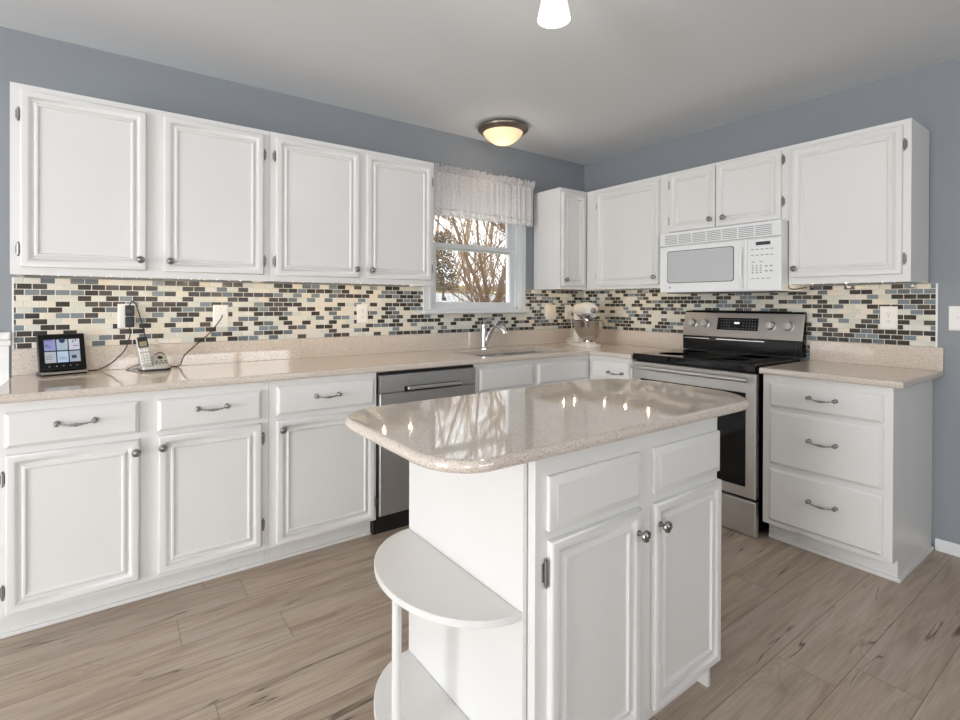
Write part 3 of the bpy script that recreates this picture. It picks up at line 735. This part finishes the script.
# ------------------------------------------------------------------ sink and faucet
t = thing('sink', 'stainless steel double bowl sink set into the counter below the window', 'sink', (-1.13, -.38, .74))
def bowl(x0, x1, y0, y1, z0, z1, th=.004):
    m = MB(); tt = bmesh.new(); e = .012
    R = [(x0-e, x1+e, y0-e, y1+e, z1), (x0, x1, y0, y1, z1), (x0+.01, x1-.01, y0+.01, y1-.01, z0+.02), (x0+.03, x1-.03, y0+.03, y1-.03, z0),
         ]
    R2 = [(x0+.028, x1-.028, y0+.028, y1-.028, z0-th), (x0+.006, x1-.006, y0+.006, y1-.006, z0+.018), (x0-e, x1+e, y0-e, y1+e, z1-.002)]
    prev = first = None
    def ring(q): return [tt.verts.new(p) for p in ((q[0], q[2], q[4]), (q[1], q[2], q[4]), (q[1], q[3], q[4]), (q[0], q[3], q[4]))]
    rs = [ring(q) for q in R]
    for A, B in zip(rs, rs[1:]):
        for k in range(4): tt.faces.new((A[k], A[(k+1) % 4], B[(k+1) % 4], B[k]))
    tt.faces.new(rs[-1]); m._merge(tt)
    m.lathe(((x0+x1)/2, (y0+y1)/2, z0+.0005), [(.045, 0), (.043, .003), (.03, .003), (.028, .001), (0, .001)], seg=24)
    return m
obj('bowl', bowl(SX0+.006, -1.145, SY0+.006, SY1-.006, .70, ZU-.0015), STEELD, t); obj('bowl', bowl(-1.115, SX1-.006, SY0+.006, SY1-.006, .74, ZU-.0015), STEELD, t)
m = MB(); m.box(-1.1455, -1.1145, SY0+.002, SY1-.002, .845, .871, .004); obj('divider', m, STEEL, t)
t = thing('faucet', 'chrome single-lever kitchen faucet standing behind the sink', 'faucet', (-1.165, -.105, ZK))
m = MB(); m.lathe((-1.165, -.105, ZK), [(.030, 0), (.030, .006), (.024, .012), (.021, .02), (.020, .150), (.022, .155), (.022, .172), (.016, .180), (0, .182)], seg=24); obj('base', m, CHR, t)
m = MB(); sp = []
for i in range(15):
    q = i/14; sp.append((-1.150+.015*q, -.112-.135*q, ZK+.035+.135*math.sin(q*PI*.60)*1.02))
m.tube(sp, [.017-.003*i/14 for i in range(15)], 14); fs = obj('spout', m, CHR, t)
m = MB(); e = Vector(sp[-1]); m.tube([e+Vector((-.004, .024, .006)), e, e+Vector((.003, -.028, -.012)), e+Vector((.006, -.045, -.030)), e+Vector((.007, -.052, -.046))], [.016, .021, .021, .019, .015], 16); obj('spray_head', m, CHR, fs)
m = MB(); m.tube([(-1.165, -.105, ZK+.178), (-1.163, -.100, ZK+.192), (-1.140, -.108, ZK+.208), (-1.105, -.118, ZK+.216)], [.010, .009, .006, .005], 10); obj('lever', m, CHR, t)

# ------------------------------------------------------------------ stand mixer
mx = Vector((-.405, -.415, 0)); ax = Vector((-.40, -.917, 0)).normalized(); sd = Vector((0, 0, 1)).cross(ax)
Q = Matrix(((ax.x, sd.x, 0, mx.x), (ax.y, sd.y, 0, mx.y), (0, 0, 1, ZK), (0, 0, 0, 1)))   # local x = forward (over the bowl), z up
t = thing('stand_mixer', 'cream white stand mixer with steel bowl in the counter corner', 'stand mixer', (mx.x, mx.y, ZK))
m = MB(); P = []
for i in range(40):
    a = 2*PI*i/40; c, s = math.cos(a), math.sin(a); P.append((-.075+.185*(abs(c)**.75)*(1 if c > 0 else -1), .098*(abs(s)**.8)*(1 if s > 0 else -1)))
m.prism(P, .0, .028, .010, .003, 4, Q); m.lathe((0, 0, .028), [(.060, 0), (.056, .007), (.05, .009), (0, .009)], seg=28, mtx=Q)
obj('base', m, MIXW, t)
m = MB(); m.tube([Q @ Vector(p) for p in ((-.185, 0, .02), (-.182, 0, .06), (-.170, 0, .12), (-.160, 0, .18), (-.155, 0, .235), (-.15, 0, .26))], [.062, .050, .042, .042, .050, .052], 20); obj('column', m, MIXW, t)
m = MB(); hp = [(-.222, .268, .012), (-.216, .270, .032), (-.195, .272, .047), (-.15, .276, .055), (-.09, .280, .058), (-.02, .283, .059), (.035, .282, .057), (.065, .280, .051), (.085, .278, .040), (.095, .276, .020), (.097, .275, .008)]
m.tube([Q @ Vector((x, 0, z)) for x, z, r in hp], [r for x, z, r in hp], 26); hd = obj('head', m, MIXW, t)
m = MB(); m.tube([Q @ Vector(p) for p in ((.090, -.004, .276), (.106, -.004, .277), (.109, -.004, .277))], [.022, .021, .012], 18); obj('hub_cap', m, PEW, hd)
m = MB(); m.tube([Q @ Vector((x, 0, z)) for x, z in ((-.14, .256), (-.05, .250), (.05, .250), (.082, .258))], [.044, .050, .048, .034], 22); obj('trim_band', m, CHR, hd)
m = MB(); m.lathe((0.0, 0, .166), [(.008, 0), (.008, .022), (.040, .026), (.046, .034), (.046, .064), (.03, .07)], seg=24, mtx=Q); obj('planetary_hub', m, CHR, hd)
m = MB(); pr = [(.048, .034), (.040, .040), (.040, .048), (.058, .062), (.078, .086), (.096, .120), (.107, .155), (.113, .190), (.116, .197), (.117, .200), (.114, .201), (.110, .19), (.104, .155), (.092, .12), (.074, .088), (.05, .066), (0, .064)]
m.lathe((0, 0, 0), pr, seg=40, mtx=Q); bw = obj('bowl', m, BOWL, t)
for s in (-1, 1):
    m = MB(); m.tube([Q @ Vector((-.14, s*.050, .262)), Q @ Vector((-.14, s*.066, .262)), Q @ Vector((-.14, s*.075, .262))], [.006, .006, .009], 10); obj('lever', m, CHR, hd)
m = MB(); cp_ = []
for i in range(60):
    a = i/59*5.4*PI; cp_.append((-.435+.028*math.cos(a)+.0006*i, -.235+.030*math.sin(a), ZK+.006+.0009*i))
m.tube(cp_+[(-.35, -.18, ZK+.06), (-.25, -.10, 1.02), (-.208, -.042, 1.16)], .0035, 8)
tag(obj('power_cord', m, MIXW, None, at=(-.435, -.235, ZK)), 'coiled pale cord of the mixer lying in the counter corner', 'cord')

# ------------------------------------------------------------------ smart display, phone
dp = Vector((-3.531, -.098, ZK)); an = math.radians(17)
Qd = Matrix.Translation(dp) @ Matrix.Rotation(an, 4, 'Z')      # local x right, -y towards viewer
Qt = Qd @ Matrix.Translation((0, 0, .018)) @ Matrix.Rotation(math.radians(-14), 4, 'X')
t = thing('smart_display', 'black tilted touchscreen display on the counter at far left', 'smart display', tuple(dp))
m = MB(); m.box(-.086, .086, -.012, .008, .0, .168, .006, 3, Qt); obj('case', m, BLK, t)
m = MB(); m.box(-.084, .084, -.028, .055, .0005, .015, .004, 2, Qd); m.box(-.03, .03, .034, .055, .01, .07, .006, 2, Qd); st = obj('stand', m, BLK, t)
m = MB(); m.tube([Qd @ Vector((-.083, -.028, .012)), Qd @ Vector((.083, -.028, .012))], .005, 10); obj('trim_bar', m, CHR, st)
m = MB(); fs_ = lambda u, v, n: Qt @ Vector((u, -.012-n, v))
m.mat(BLKG).rings(fs_, [(-.083, .083, .005, .163, .0), (-.083, .083, .005, .163, .0012)])
cols = [(120, 124, 170), (140, 158, 172), (170, 172, 186), (152, 156, 166), (150, 172, 196), (136, 146, 162)]
mats = [glow('screen_tile_%s' % 'abcdef'[i], lin(*c), .5) for i, c in enumerate(cols)]
k = 0
for r in (1, 0):
    for c in range(3):
        u = -.064+c*.044; v = .036+r*.055
        m.mat(mats[k]).rings(fs_, [(u, u+.040, v, v+.050, .0013), (u, u+.040, v, v+.050, .0018)]); k += 1
m.mat(glow('screen_icon_navy', lin(28, 52, 84), .4))
m.lathe(Qt @ Vector((0, -.0139, .135)), [(.011, 0), (.011, .0006), (.006, .0006), (.006, 0)], (Qt.to_3x3() @ Vector((0, -1, 0))), 20)
for (u, v, w, h) in ((-.062, .108, .02, .003), (-.062, .116, .012, .003), (-.062, .135, .026, .003), (.038, .125, .004, .01), (.048, .130, .004, .01), (.040, .108, .018, .003), (-.06, .052, .02, .002), (-.06, .060, .024, .002), (-.06, .068, .018, .002),
                     (-.012, .050, .026, .002), (-.012, .058, .022, .002), (.032, .052, .018, .014)):
    m.rings(fs_, [(u, u+w, v, v+h, .0019), (u, u+w, v, v+h, .0022)])
m.mat(GREYP)
for u in (-.05, -.025, 0, .025, .05): m.rings(fs_, [(u-.003, u+.003, .018, .022, .0013), (u-.003, u+.003, .018, .022, .0016)])
obj('screen', m, None, t)

ph = Vector((-3.185, -.150, ZK)); Qp = Matrix.Translation(ph) @ Matrix.Rotation(math.radians(8), 4, 'Z')
t = thing('answering_machine', 'silver answering machine base of the cordless phone on the counter', 'answering machine', tuple(ph))
m = MB(); m.mat(BLK).prism(rounded(-.062, .062, -.05, .05, (.02, .02), (.02, .02), (.02, .02), (.02, .02), 5), 0, .010, .002, .0, 2, Qp)
m.mat(SILV).prism(rounded(-.060, .060, -.048, .048, (.02, .02), (.02, .02), (.02, .02), (.02, .02), 5), .010, .026, .006, .0, 3, Qp)
Ql = Qp @ Matrix.Translation((0, .002, .022)) @ Matrix.Rotation(math.radians(38), 4, 'X')
m.box(-.008, .056, -.03, .05, -.010, .026, .008, 3, Ql); obj('body', m, None, t)
m = MB(); m.lathe(Ql @ Vector((.024, .025, .026)), [(.011, 0), (.011, .002), (0, .002)], (Ql.to_3x3() @ Vector((0, 0, 1))), 18)
for i in range(4): m.box(-.002+.014*i, .007+.014*i, -.016, -.009, .025, .028, .001, 1, Ql)
for i in range(3): m.box(.002+.018*i, .012+.018*i, -.002, .004, .025, .028, .001, 1, Ql)
obj('buttons', m, DGREY, t)
m = MB(); m.tube([Qp @ Vector((.03+.026*math.cos(a), .040, .050+.030*math.sin(a))) for a in [PI*i/10 for i in range(11)]], .0022, 8); obj('antenna_wire', m, BLK, t)
Qh = Qp @ Matrix.Translation((-.034, -.012, .018)) @ Matrix.Rotation(math.radians(-12), 4, 'X') @ Matrix.Rotation(math.radians(-7), 4, 'Y')
t2 = thing('cordless_phone', 'silver cordless handset with black screen standing in its base', 'phone', tuple(Qh @ Vector((0, 0, 0))))
m = MB(); m.prism(rounded(-.023, .023, -.012, .012, (.006, .006), (.006, .006), (.008, .008), (.008, .008), 4), 0, .148, .009, .004, 3, Qh); obj('handset', m, SILV, t2)
m = MB(); m.box(-.021, .021, -.0145, -.010, .095, .146, .004, 2, Qh); sc_ = obj('screen_surround', m, BLK, t2)
m = MB(); m.box(-.015, .015, -.0155, -.0140, .100, .124, .001, 1, Qh); obj('screen', m, new_mat('lcd', lin(150, 140, 110), .3), sc_)
m = MB()
for r in range(4):
    for c in range(3): m.box(-.017+.0125*c, -.008+.0125*c, -.0145, -.011, .018+.013*r, .027+.013*r, .001, 1, Qh)
m.box(-.018, -.006, -.0145, -.011, .076, .086, .001, 1, Qh); m.box(.006, .018, -.0145, -.011, .076, .086, .001, 1, Qh); m.box(-.004, .004, -.0145, -.011, .074, .09, .001, 1, Qh)
obj('keys', m, PLW, t2)

# ------------------------------------------------------------------ outlet plates, plugs, cords
def plate(label, wall, u, z, w, mat, kind):
    F = FB(.0083) if wall == 'B' else FR(.0083 if u > -2.36 else .0005)
    t = tag(obj('wall_plate', slab_mesh(F, u-w/2, u+w/2, z-.060, z+.060, .006, .006), mat, None), label, 'outlet' if kind != 'switch' else 'switch', 'wall plates')
    if kind == 'outlet':
        for dz in (-.019, .019):
            o = obj('socket', rrect(MB(), F, u-.0165, u+.0165, z+dz-.0135, z+dz+.0135, .0055, .0078, .008), mat, t)
            m = MB()
            for du in (-.006, .006): m.rings(F, [(u+du-.001, u+du+.001, z+dz-.001, z+dz+.007, .0076), (u+du-.001, u+du+.001, z+dz-.001, z+dz+.007, .0081)])
            m.rings(F, [(u-.002, u+.002, z+dz-.009, z+dz-.005, .0076), (u-.002, u+.002, z+dz-.009, z+dz-.005, .0081)])
            obj('slots', m, BLK, o)
    elif kind == 'switch':
        for du in ((-.023, .023) if w > .1 else (0,)):
            o = obj('toggle', rrect(MB(), F, u+du-.005, u+du+.005, z-.012, z+.012, .0055, .0070, .002), mat, t)
            m = MB(); m.rings(F, [(u+du-.0035, u+du+.0035, z-.001, z+.010, .0065), (u+du-.0025, u+du+.0025, z+.002, z+.008, .016)]); obj('lever', m, mat, o)
    m = MB(); nn = NB if wall == 'B' else NR
    for dz in ((-.042, .042) if kind != 'outlet' else (0,)):
        m.lathe(F(u, z+dz, .006), [(.003, 0), (.002, .0012), (0, .0012)], nn, 10)
    obj('screw', m, SILV, t)
    return t
plate('white outlet plate carrying two black plug adapters, above the smart display', 'B', -3.293, 1.163, .074, PLW, 'outlet')
plate('blank white phone jack plate with a black cord, left wall of tiles', 'B', -2.874, 1.158, .076, PLW, 'jack')
plate('white outlet plate without plugs on the mosaic tiles left of the window', 'B', -2.060, 1.163, .074, PLW, 'outlet')
plate('cream double switch plate on the mosaic tiles right of the window', 'B', -.405, 1.163, .118, CREAM, 'switch')
plate('cream outlet plate half hidden behind the stand mixer', 'B', -.205, 1.163, .074, CREAM, 'outlet')
plate('white outlet plate on the mosaic tiles right of the range', 'R', -2.162, 1.163, .076, PLW, 'outlet')
plate('white double switch plate on the bare blue-grey wall, cut by the right edge', 'R', -2.458, 1.166, .116, PLW, 'switch')
m = MB(); m.box(-.224, -.186, -.052, -.0165, 1.165, 1.205, .006, 3); m.box(-.215, -.195, -.06, -.050, 1.172, 1.197, .004)
tag(obj('plug', m, CREAM, None, at=(-.205, -.017, 1.18)), 'cream plug in the outlet behind the stand mixer', 'plug')
for nm, z in (('upper', 1.190), ('lower', 1.134)):
    m = MB(); m.box(-3.300, -3.262, -.048, -.0165, z-.026, z+.026, .005, 3)
    pl = tag(obj('plug_adapter', m, BLK, None, at=(-3.283, -.017, z)), '%s of the two black plug adapters above the smart display' % nm, 'plug', 'black plug adapters')
    m = MB(); m.box(-3.292, -3.274, -.0495, -.0478, z-.012, z+.004, .0005, 1); obj('rating_label', m, DGREY, pl)
def smooth_pts(P, n=8):
    P = [Vector(p) for p in P]; out = []
    for i in range(len(P)-1):
        a = P[max(i-1, 0)]; b_ = P[i]; c = P[i+1]; d = P[min(i+2, len(P)-1)]
        for k in range(n):
            t_ = k/n; out.append(.5*((2*b_)+(-a+c)*t_+(2*a-5*b_+4*c-d)*t_*t_+(-a+3*b_-3*c+d)*t_**3))
    out.append(P[-1]); return out
def cord(label, P, r=.0028):
    m = MB(); m.tube(smooth_pts(P), r, 8); tag(obj('cord', m, BLK, None, at=tuple(P[0])), label, 'cord', 'black cords on the counter')
cord('black cord curving from the lower plug adapter to the smart display', [(-3.283, -.046, 1.108), (-3.280, -.040, 1.07), (-3.300, -.035, 1.00), (-3.345, -.032, .945), (-3.39, -.035, .915), (-3.42, -.045, .908), (-3.47, -.05, .912)], .0025)
cord('black cord hanging from the upper plug adapter down behind the phone', [(-3.283, -.046, 1.216), (-3.270, -.052, 1.236), (-3.255, -.050, 1.215), (-3.235, -.045, 1.14), (-3.218, -.045, 1.06), (-3.205, -.05, .98), (-3.20, -.08, .93)])
cord('black cord running from the white jack plate down to the phone base', [(-2.868, -.016, 1.163), (-2.875, -.026, 1.145), (-2.925, -.035, 1.075), (-3.00, -.04, 1.005), (-3.05, -.05, .955), (-3.065, -.06, .918), (-3.08, -.07, .907), (-3.115, -.09, .907)])
cord('short black cord looping on the counter left of the phone base', [(-3.235, -.10, .912), (-3.275, -.11, .906), (-3.295, -.08, .906), (-3.27, -.055, .915), (-3.24, -.06, .925), (-3.215, -.07, .93)], .0018)

# ------------------------------------------------------------------ under-cabinet rope lights
def rope(label, wall, u0, u1, d, z, beads, power, ends=()):
    t = thing('rope_light', label, 'rope light', (u0, -d, z) if wall == 'B' else (-d, u0, z), 'rope lights under the wall cabinets')
    Pp = (lambda u, dz=0: (u, -d, z+dz)) if wall == 'B' else (lambda u, dz=0: (-d, u, z+dz))
    m = MB(); m.tube([Pp(u0), Pp(u1)], .0035, 8); obj('cable', m, CREAM, t)
    m = MB()
    for i in range(beads):
        m.ball(Pp(u0+(u1-u0)*(i+.5)/beads, -.004), .0028, seg=8)
    obj('lamps', m, BEAD, t)
    k_ = max(2, round(abs(u1-u0)/.17))
    for i in range(k_):
        l = bpy.data.lights.new('rope_lamp', 'POINT'); l.energy = power*1.5/k_; l.color = (1., .77, .50); l.shadow_soft_size = .006
        o = bpy.data.objects.new('rope_lamp', l); COL.objects.link(o); o.parent = t; o.location = Vector(Pp(u0+(u1-u0)*(i+.5)/k_, -.007))-t.location
rope('warm rope light under the far left double wall cabinet', 'B', -3.62, -2.74, .262, 1.349, 16, 1.04)
rope('warm rope light under the double wall cabinet left of the window', 'B', -2.65, -1.76, .262, 1.349, 16, 1.04)
rope('warm rope light under the narrow corner wall cabinet', 'B', -.57, -.33, .262, 1.349, 5, 0.33)
rope('warm rope light under the wall cabinet left of the microwave', 'R', -.95, -.36, .262, 1.349, 11, 0.52)
rope('warm rope light under the large right-hand wall cabinet', 'R', -2.28, -1.82, .262, 1.349, 9, 0.52)
m = MB(); m.tube(smooth_pts([(-.33, -1.800, 1.337), (-.30, -1.795, 1.322), (-.22, -1.79, 1.318), (-.10, -1.800, 1.330)]), .003, 8); m.mat(BEAD).ball((-.10, -1.832, 1.322), .006, seg=10)
m.mats = [BLK, BEAD]
tag(obj('cord', m, None, None, at=(-.33, -1.80, 1.337)), 'short dark cord hanging under the cabinet right of the microwave', 'cord')

# ------------------------------------------------------------------ window valance
t = thing('window_valance', 'sheer white gathered valance with ruffled top over the window', 'curtain', (-1.12, -.08, 1.83))
VX0, VX1 = -1.612, -.672
def pleat(x, z, amp):
    return -.082+amp*(math.sin(x*118+1.3*math.sin(x*31))+.5*math.sin(x*219+2))*.5
nx = 300; rows = []
zs = [2.150, 2.140, 2.125, 2.11, 2.08, 2.02, 1.96, 1.92, 1.895, 1.878]
for z in zs:
    amp = .010 if z < 2.13 else .006
    rows.append([(VX0+(VX1-VX0)*i/nx, pleat(VX0+(VX1-VX0)*i/nx, z, amp*(1+.5*(2.1-z))), z+(.004*math.sin(i*.9) if z < 1.88 else 0)) for i in range(nx+1)])
m = MB(); m.sheet(rows); pn = obj('panel', m, SHEER, t, 80)
sf = pn.modifiers.new('thickness', 'SOLIDIFY'); sf.thickness = .0012
rows = []
for j, z in enumerate((1.879, 1.866, 1.853, 1.840)):
    rows.append([(VX0+(VX1-VX0)*i/nx, pleat(VX0+(VX1-VX0)*i/nx, z, .0115), z-(.014*abs(math.sin(i*PI/9)) if j == 3 else (.006*abs(math.sin(i*PI/9)) if j == 2 else 0))) for i in range(nx+1)])
m = MB(); m.sheet(rows); lc = obj('lace_hem', m, LACE, t, 80); sf = lc.modifiers.new('thickness', 'SOLIDIFY'); sf.thickness = .0015
rows = []; random.seed(3); ph1 = [random.uniform(-1, 1) for _ in range(nx+1)]
for j, z in enumerate((2.130, 2.145, 2.163, 2.180)):
    rows.append([(VX0+(VX1-VX0)*i/nx, -.082-.004+(.006+.005*j)*math.sin(i*.85+ph1[i//6]*2), z+(j*.0035)*ph1[i//4]) for i in range(nx+1)])
m = MB(); m.sheet(rows); hd_ = obj('ruffled_header', m, SHEER, t, 80); sf = hd_.modifiers.new('thickness', 'SOLIDIFY'); sf.thickness = .0015
m = MB(); m.tube([(VX0-.01, -.002, 2.128), (VX0-.008, -.06, 2.128), (VX0, -.078, 2.128), (VX1-.002, -.078, 2.128), (VX1+.008, -.06, 2.128), (VX1+.01, -.002, 2.128)], .006, 10); obj('curtain_rod', m, PLW, t)

# ------------------------------------------------------------------ ceiling lights
c = (-1.183, -.338)
t = thing('ceiling_light', 'round flush ceiling light with bronze rim and lit amber glass', 'ceiling light', (*c, ZC))
m = MB(); m.lathe((*c, ZC-.0005), [(.135, 0), (.160, -.006), (.174, -.020), (.172, -.030), (.150, -.048), (.142, -.052), (.135, -.05), (.135, 0)], seg=48); obj('rim', m, BRONZE, t)
m = MB(); m.lathe((*c, ZC-.045), [(0, -.086), (.03, -.083), (.06, -.074), (.09, -.056), (.115, -.034), (.134, -.009), (.137, 0), (0, 0)], seg=48); gd = obj('glass_bowl', m, AMBER, t)
l = bpy.data.lights.new('ceiling_bulb', 'POINT'); l.energy = 1.0; l.color = (1, .88, .74); l.shadow_soft_size = .1
lo_ = bpy.data.objects.new('ceiling_bulb', l); COL.objects.link(lo_); lo_.parent = t; lo_.location = (0, 0, -.24)
c = (-2.088, -1.757); zb = 2.240
t = thing('pendant_light', 'frosted white bell-shaped pendant lamp hanging over the island', 'pendant lamp', (*c, ZC))
m = MB(); m.lathe((*c, zb), [(.058, 0), (.0575, .006), (.054, .026), (.0475, .055), (.044, .09), (.042, .125), (.036, .142), (.02, .150), (.018, .147), (.034, .138), (.0395, .122), (.0415, .09), (.045, .055), (.0515, .026), (.055, .006), (.056, 0), (.058, 0)], seg=40); obj('shade', m, FROST, t)
m = MB(); m.lathe((*c, zb+.148), [(.020, 0), (.020, .03), (.008, .036), (.008, ZC-zb-.148-.022), (.055, ZC-zb-.148-.020), (.058, ZC-zb-.148-.002), (.0, ZC-zb-.148-.001)], seg=28); obj('stem', m, CHR, t)
m = MB(); m.ball((*c, zb+.075), .028, seg=16); obj('bulb', m, glow('bulb_glass', (1, .97, .92), 4.), t)
l = bpy.data.lights.new('pendant_bulb', 'POINT'); l.energy = 4; l.color = (1, .97, .93); l.shadow_soft_size = .04
lo_ = bpy.data.objects.new('pendant_bulb', l); COL.objects.link(lo_); lo_.parent = t; lo_.location = (0, 0, zb-.03-ZC)

# ------------------------------------------------------------------ outdoors
mb = MB(); mb.box(-12, 30, .16, 40, -.8, -.6); tag(obj('lawn', mb, GRASS), 'yellowish winter lawn beyond the window', 'lawn'); bpy.data.objects['lawn']['kind'] = 'structure'
t = thing('garden_fence', 'white board fence behind the yard seen through the window', 'fence', (3, 6.4, -.6))
m = MB()
for i in range(110):
    x = -2+i*.13
    if i % 14: m.box(x, x+.120, 6.40, 6.42, -.55, 1.45+(.0), .004, 1)
obj('pickets', m, FENCE, t)
for i in range(0, 110, 14):
    m = MB(); x = -2+i*.13; m.box(x, x+.12, 6.36, 6.46, -.6, 1.62, .006, 1); m.lathe((x+.06, 6.41, 1.62), [(.085, 0), (.085, .03), (0, .09)], seg=4); obj('post', m, FENCE, t)
m = MB(); m.box(-2, 12.2, 6.42, 6.47, .0, .09); m.box(-2, 12.2, 6.42, 6.47, 1.20, 1.29); obj('rail', m, FENCE, t)
def tree(label, base, stems, seed, mat, depth=4, group='bare trees in the yard'):
    rnd = random.Random(seed); m = MB(); tt = bmesh.new()
    segs = []
    def grow(p, d, L, r, k):
        n = 4; pts = [p.copy()]; dd = d.copy()
        for i in range(n):
            dd = (dd+Vector((rnd.uniform(-1, 1), rnd.uniform(-1, 1), rnd.uniform(-.35, .6)))*.16).normalized(); p = p+dd*L/n; pts.append(p.copy())
        segs.append((pts, r, r*.62, 6 if r > .02 else 4))
        if k > 0:
            for j in range(rnd.choice((3, 4)) if k > 1 else 3):
                f = rnd.uniform(.35, 1.); q = pts[min(n, int(f*n))]
                nd = (dd+Vector((rnd.uniform(-1, 1), rnd.uniform(-1, 1), rnd.uniform(-.25, .7)))*.85).normalized()
                grow(q, nd, L*rnd.uniform(.55, .78), r*.52, k-1)
    for st in stems:
        pts = [Vector(base)]+[Vector(q) for q in st[0]]; r0 = st[1]
        P = smooth_pts(pts, 4); segs.append((P, r0, r0*.35, 8))
        for i in range(3, len(P)):
            if rnd.random() < .95:
                d = (P[i]-P[i-1]).normalized(); rr = r0*(1-.65*i/len(P))
                grow(P[i], (d*.6+Vector((rnd.uniform(-1, 1), rnd.uniform(-1, 1), rnd.uniform(-.1, .7)))).normalized(), rnd.uniform(.7, 1.4), rr*.42, depth-1)
    for pts, ra, rb, sg in segs:
        prev = None; n = len(pts)
        for i, p in enumerate(pts):
            d = (pts[min(i+1, n-1)]-pts[max(i-1, 0)]).normalized(); u = d.orthogonal().normalized(); w = d.cross(u); r = ra+(rb-ra)*i/(n-1)
            if prev is not None:  # keep rings aligned
                u = pu-d*pu.dot(d); u.normalize(); w = d.cross(u)
            pu = u
            ring = [tt.verts.new(p+(u*math.cos(2*PI*k/sg)+w*math.sin(2*PI*k/sg))*r) for k in range(sg)]
            if prev:
                for k in range(sg): tt.faces.new((prev[k], prev[(k+1) % sg], ring[(k+1) % sg], ring[k]))
            prev = ring
    m._merge(tt)
    tag(obj('bare_tree', m, mat, None, at=tuple(base)), label, 'tree', group)
tree('bare tree with two leaning trunks in front of the white fence', (1.95, 4.0, -.6),
     [([(1.93, 4.0, .5), (1.85, 4.0, 1.3), (1.45, 4.05, 2.2), (1.0, 4.2, 3.6)], .055), ([(2.0, 4.02, .4), (1.98, 4.0, 1.2), (1.75, 4.0, 2.3), (1.8, 4.1, 3.6)], .042),
      ([(2.1, 4., .5), (2.2, 4., 1.3), (2.55, 4.0, 2.3), (2.9, 4.1, 3.5)], .045), ([(2.0, 4.1, .5), (2.25, 4.1, 1.4), (2.4, 4.0, 2.2), (2.2, 4.0, 3.4)], .03)], 11, BARK, 3)
tree('bare tree with a long branch slanting across the upper window pane', (4.6, 5.4, -.6),
     [([(4.5, 5.4, .8), (4.2, 5.3, 1.9), (3.2, 5.2, 2.9), (1.9, 5.1, 3.9)], .08), ([(4.65, 5.4, 1.0), (4.8, 5.4, 2.4), (4.7, 5.5, 4.0)], .09)], 5, BARK, 3)
for i, (x, y, s) in enumerate(((3.5, 8.0, 21), (4.7, 8.4, 22), (5.9, 8.9, 23), (5.0, 10.6, 24), (6.5, 11.2, 25), (7.9, 11.9, 26), (4.4, 12.6, 27))):
    tree('bare twiggy tree of the dense wood behind the fence', (x, y, -.6), [([(x+.1, y, 1), (x-.15, y, 2.8), (x+.2, y, 5.)], .06), ([(x+.3, y, 1.2), (x+.8, y, 2.8), (x+1.1, y, 4.5)], .035)], s, BARKD, 4, 'bare twiggy trees beyond the fence')
rnd = random.Random(4); m = MB(); tt = bmesh.new()
for i in range(2600):
    h = rnd.random(); a = rnd.uniform(0, 2*PI); r = .30*(1-h*.45)*math.sqrt(rnd.random())
    p = Vector((1.60+r*math.cos(a), 4.9+r*math.sin(a), 1.45+1.1*h)); s = rnd.uniform(.018, .04)
    d1_ = Vector((rnd.uniform(-1, 1), rnd.uniform(-1, 1), rnd.uniform(-1, 1))).normalized()*s; d2_ = d1_.orthogonal().normalized()*s*.5
    tt.faces.new([tt.verts.new(q) for q in (p-d1_, p+d2_, p+d1_, p-d2_)])
for f in tt.faces: f.material_index = 0
me = bpy.data.meshes.new('shrub'); tt.to_mesh(me); tt.free(); m.bm.from_mesh(me)
sh = thing('shrub', 'brownish leafy shrub at the left side of the window view', 'shrub', (1.60, 4.9, -.6))
obj('foliage', m, LEAF, sh)
m = MB(); m.tube([(1.60, 4.9, -.6), (1.58, 4.9, .6), (1.62, 4.9, 1.6)], [.06, .045, .02], 8); obj('trunk', m, BARK, sh)
m = MB(); m.prism([(-6+i*1.6, 16+1.5*math.sin(i*1.3)) for i in range(24)]+[(32, 24), (-6, 24)], -.6, 2.1, .3, 0, 2)
w_ = tag(obj('woodland_bank', m, WOODS), 'yellow-green overgrown bank behind the bare trees', 'bank'); w_['kind'] = 'structure'
t = thing('stair_railing', 'white stair railing with dark post caps outside the window', 'railing', (-.2, 1.9, -.6))
for x, z in ((-.52, 1.26), (-.24, 1.26)):
    m = MB(); m.box(x-.035, x+.035, 1.87, 1.94, -.6, z, .004); po = obj('post', m, FENCE, t)
    m = MB(); m.lathe((x, 1.905, z), [(.03, 0), (.03, .01), (.015, .02), (.022, .035), (0, .05)], seg=12); obj('post_cap', m, BLK, po)
m = MB(); m.tube([(-.62, 1.90, 1.24), (-.12, 1.90, 1.02)], .014, 8); obj('handrail', m, BLK, t)
m = MB()
for i in range(9): m.box(-.60+i*.05, -.585+i*.05, 1.895, 1.91, .3, 1.22-i*.022); 
obj('balusters', m, FENCE, t)
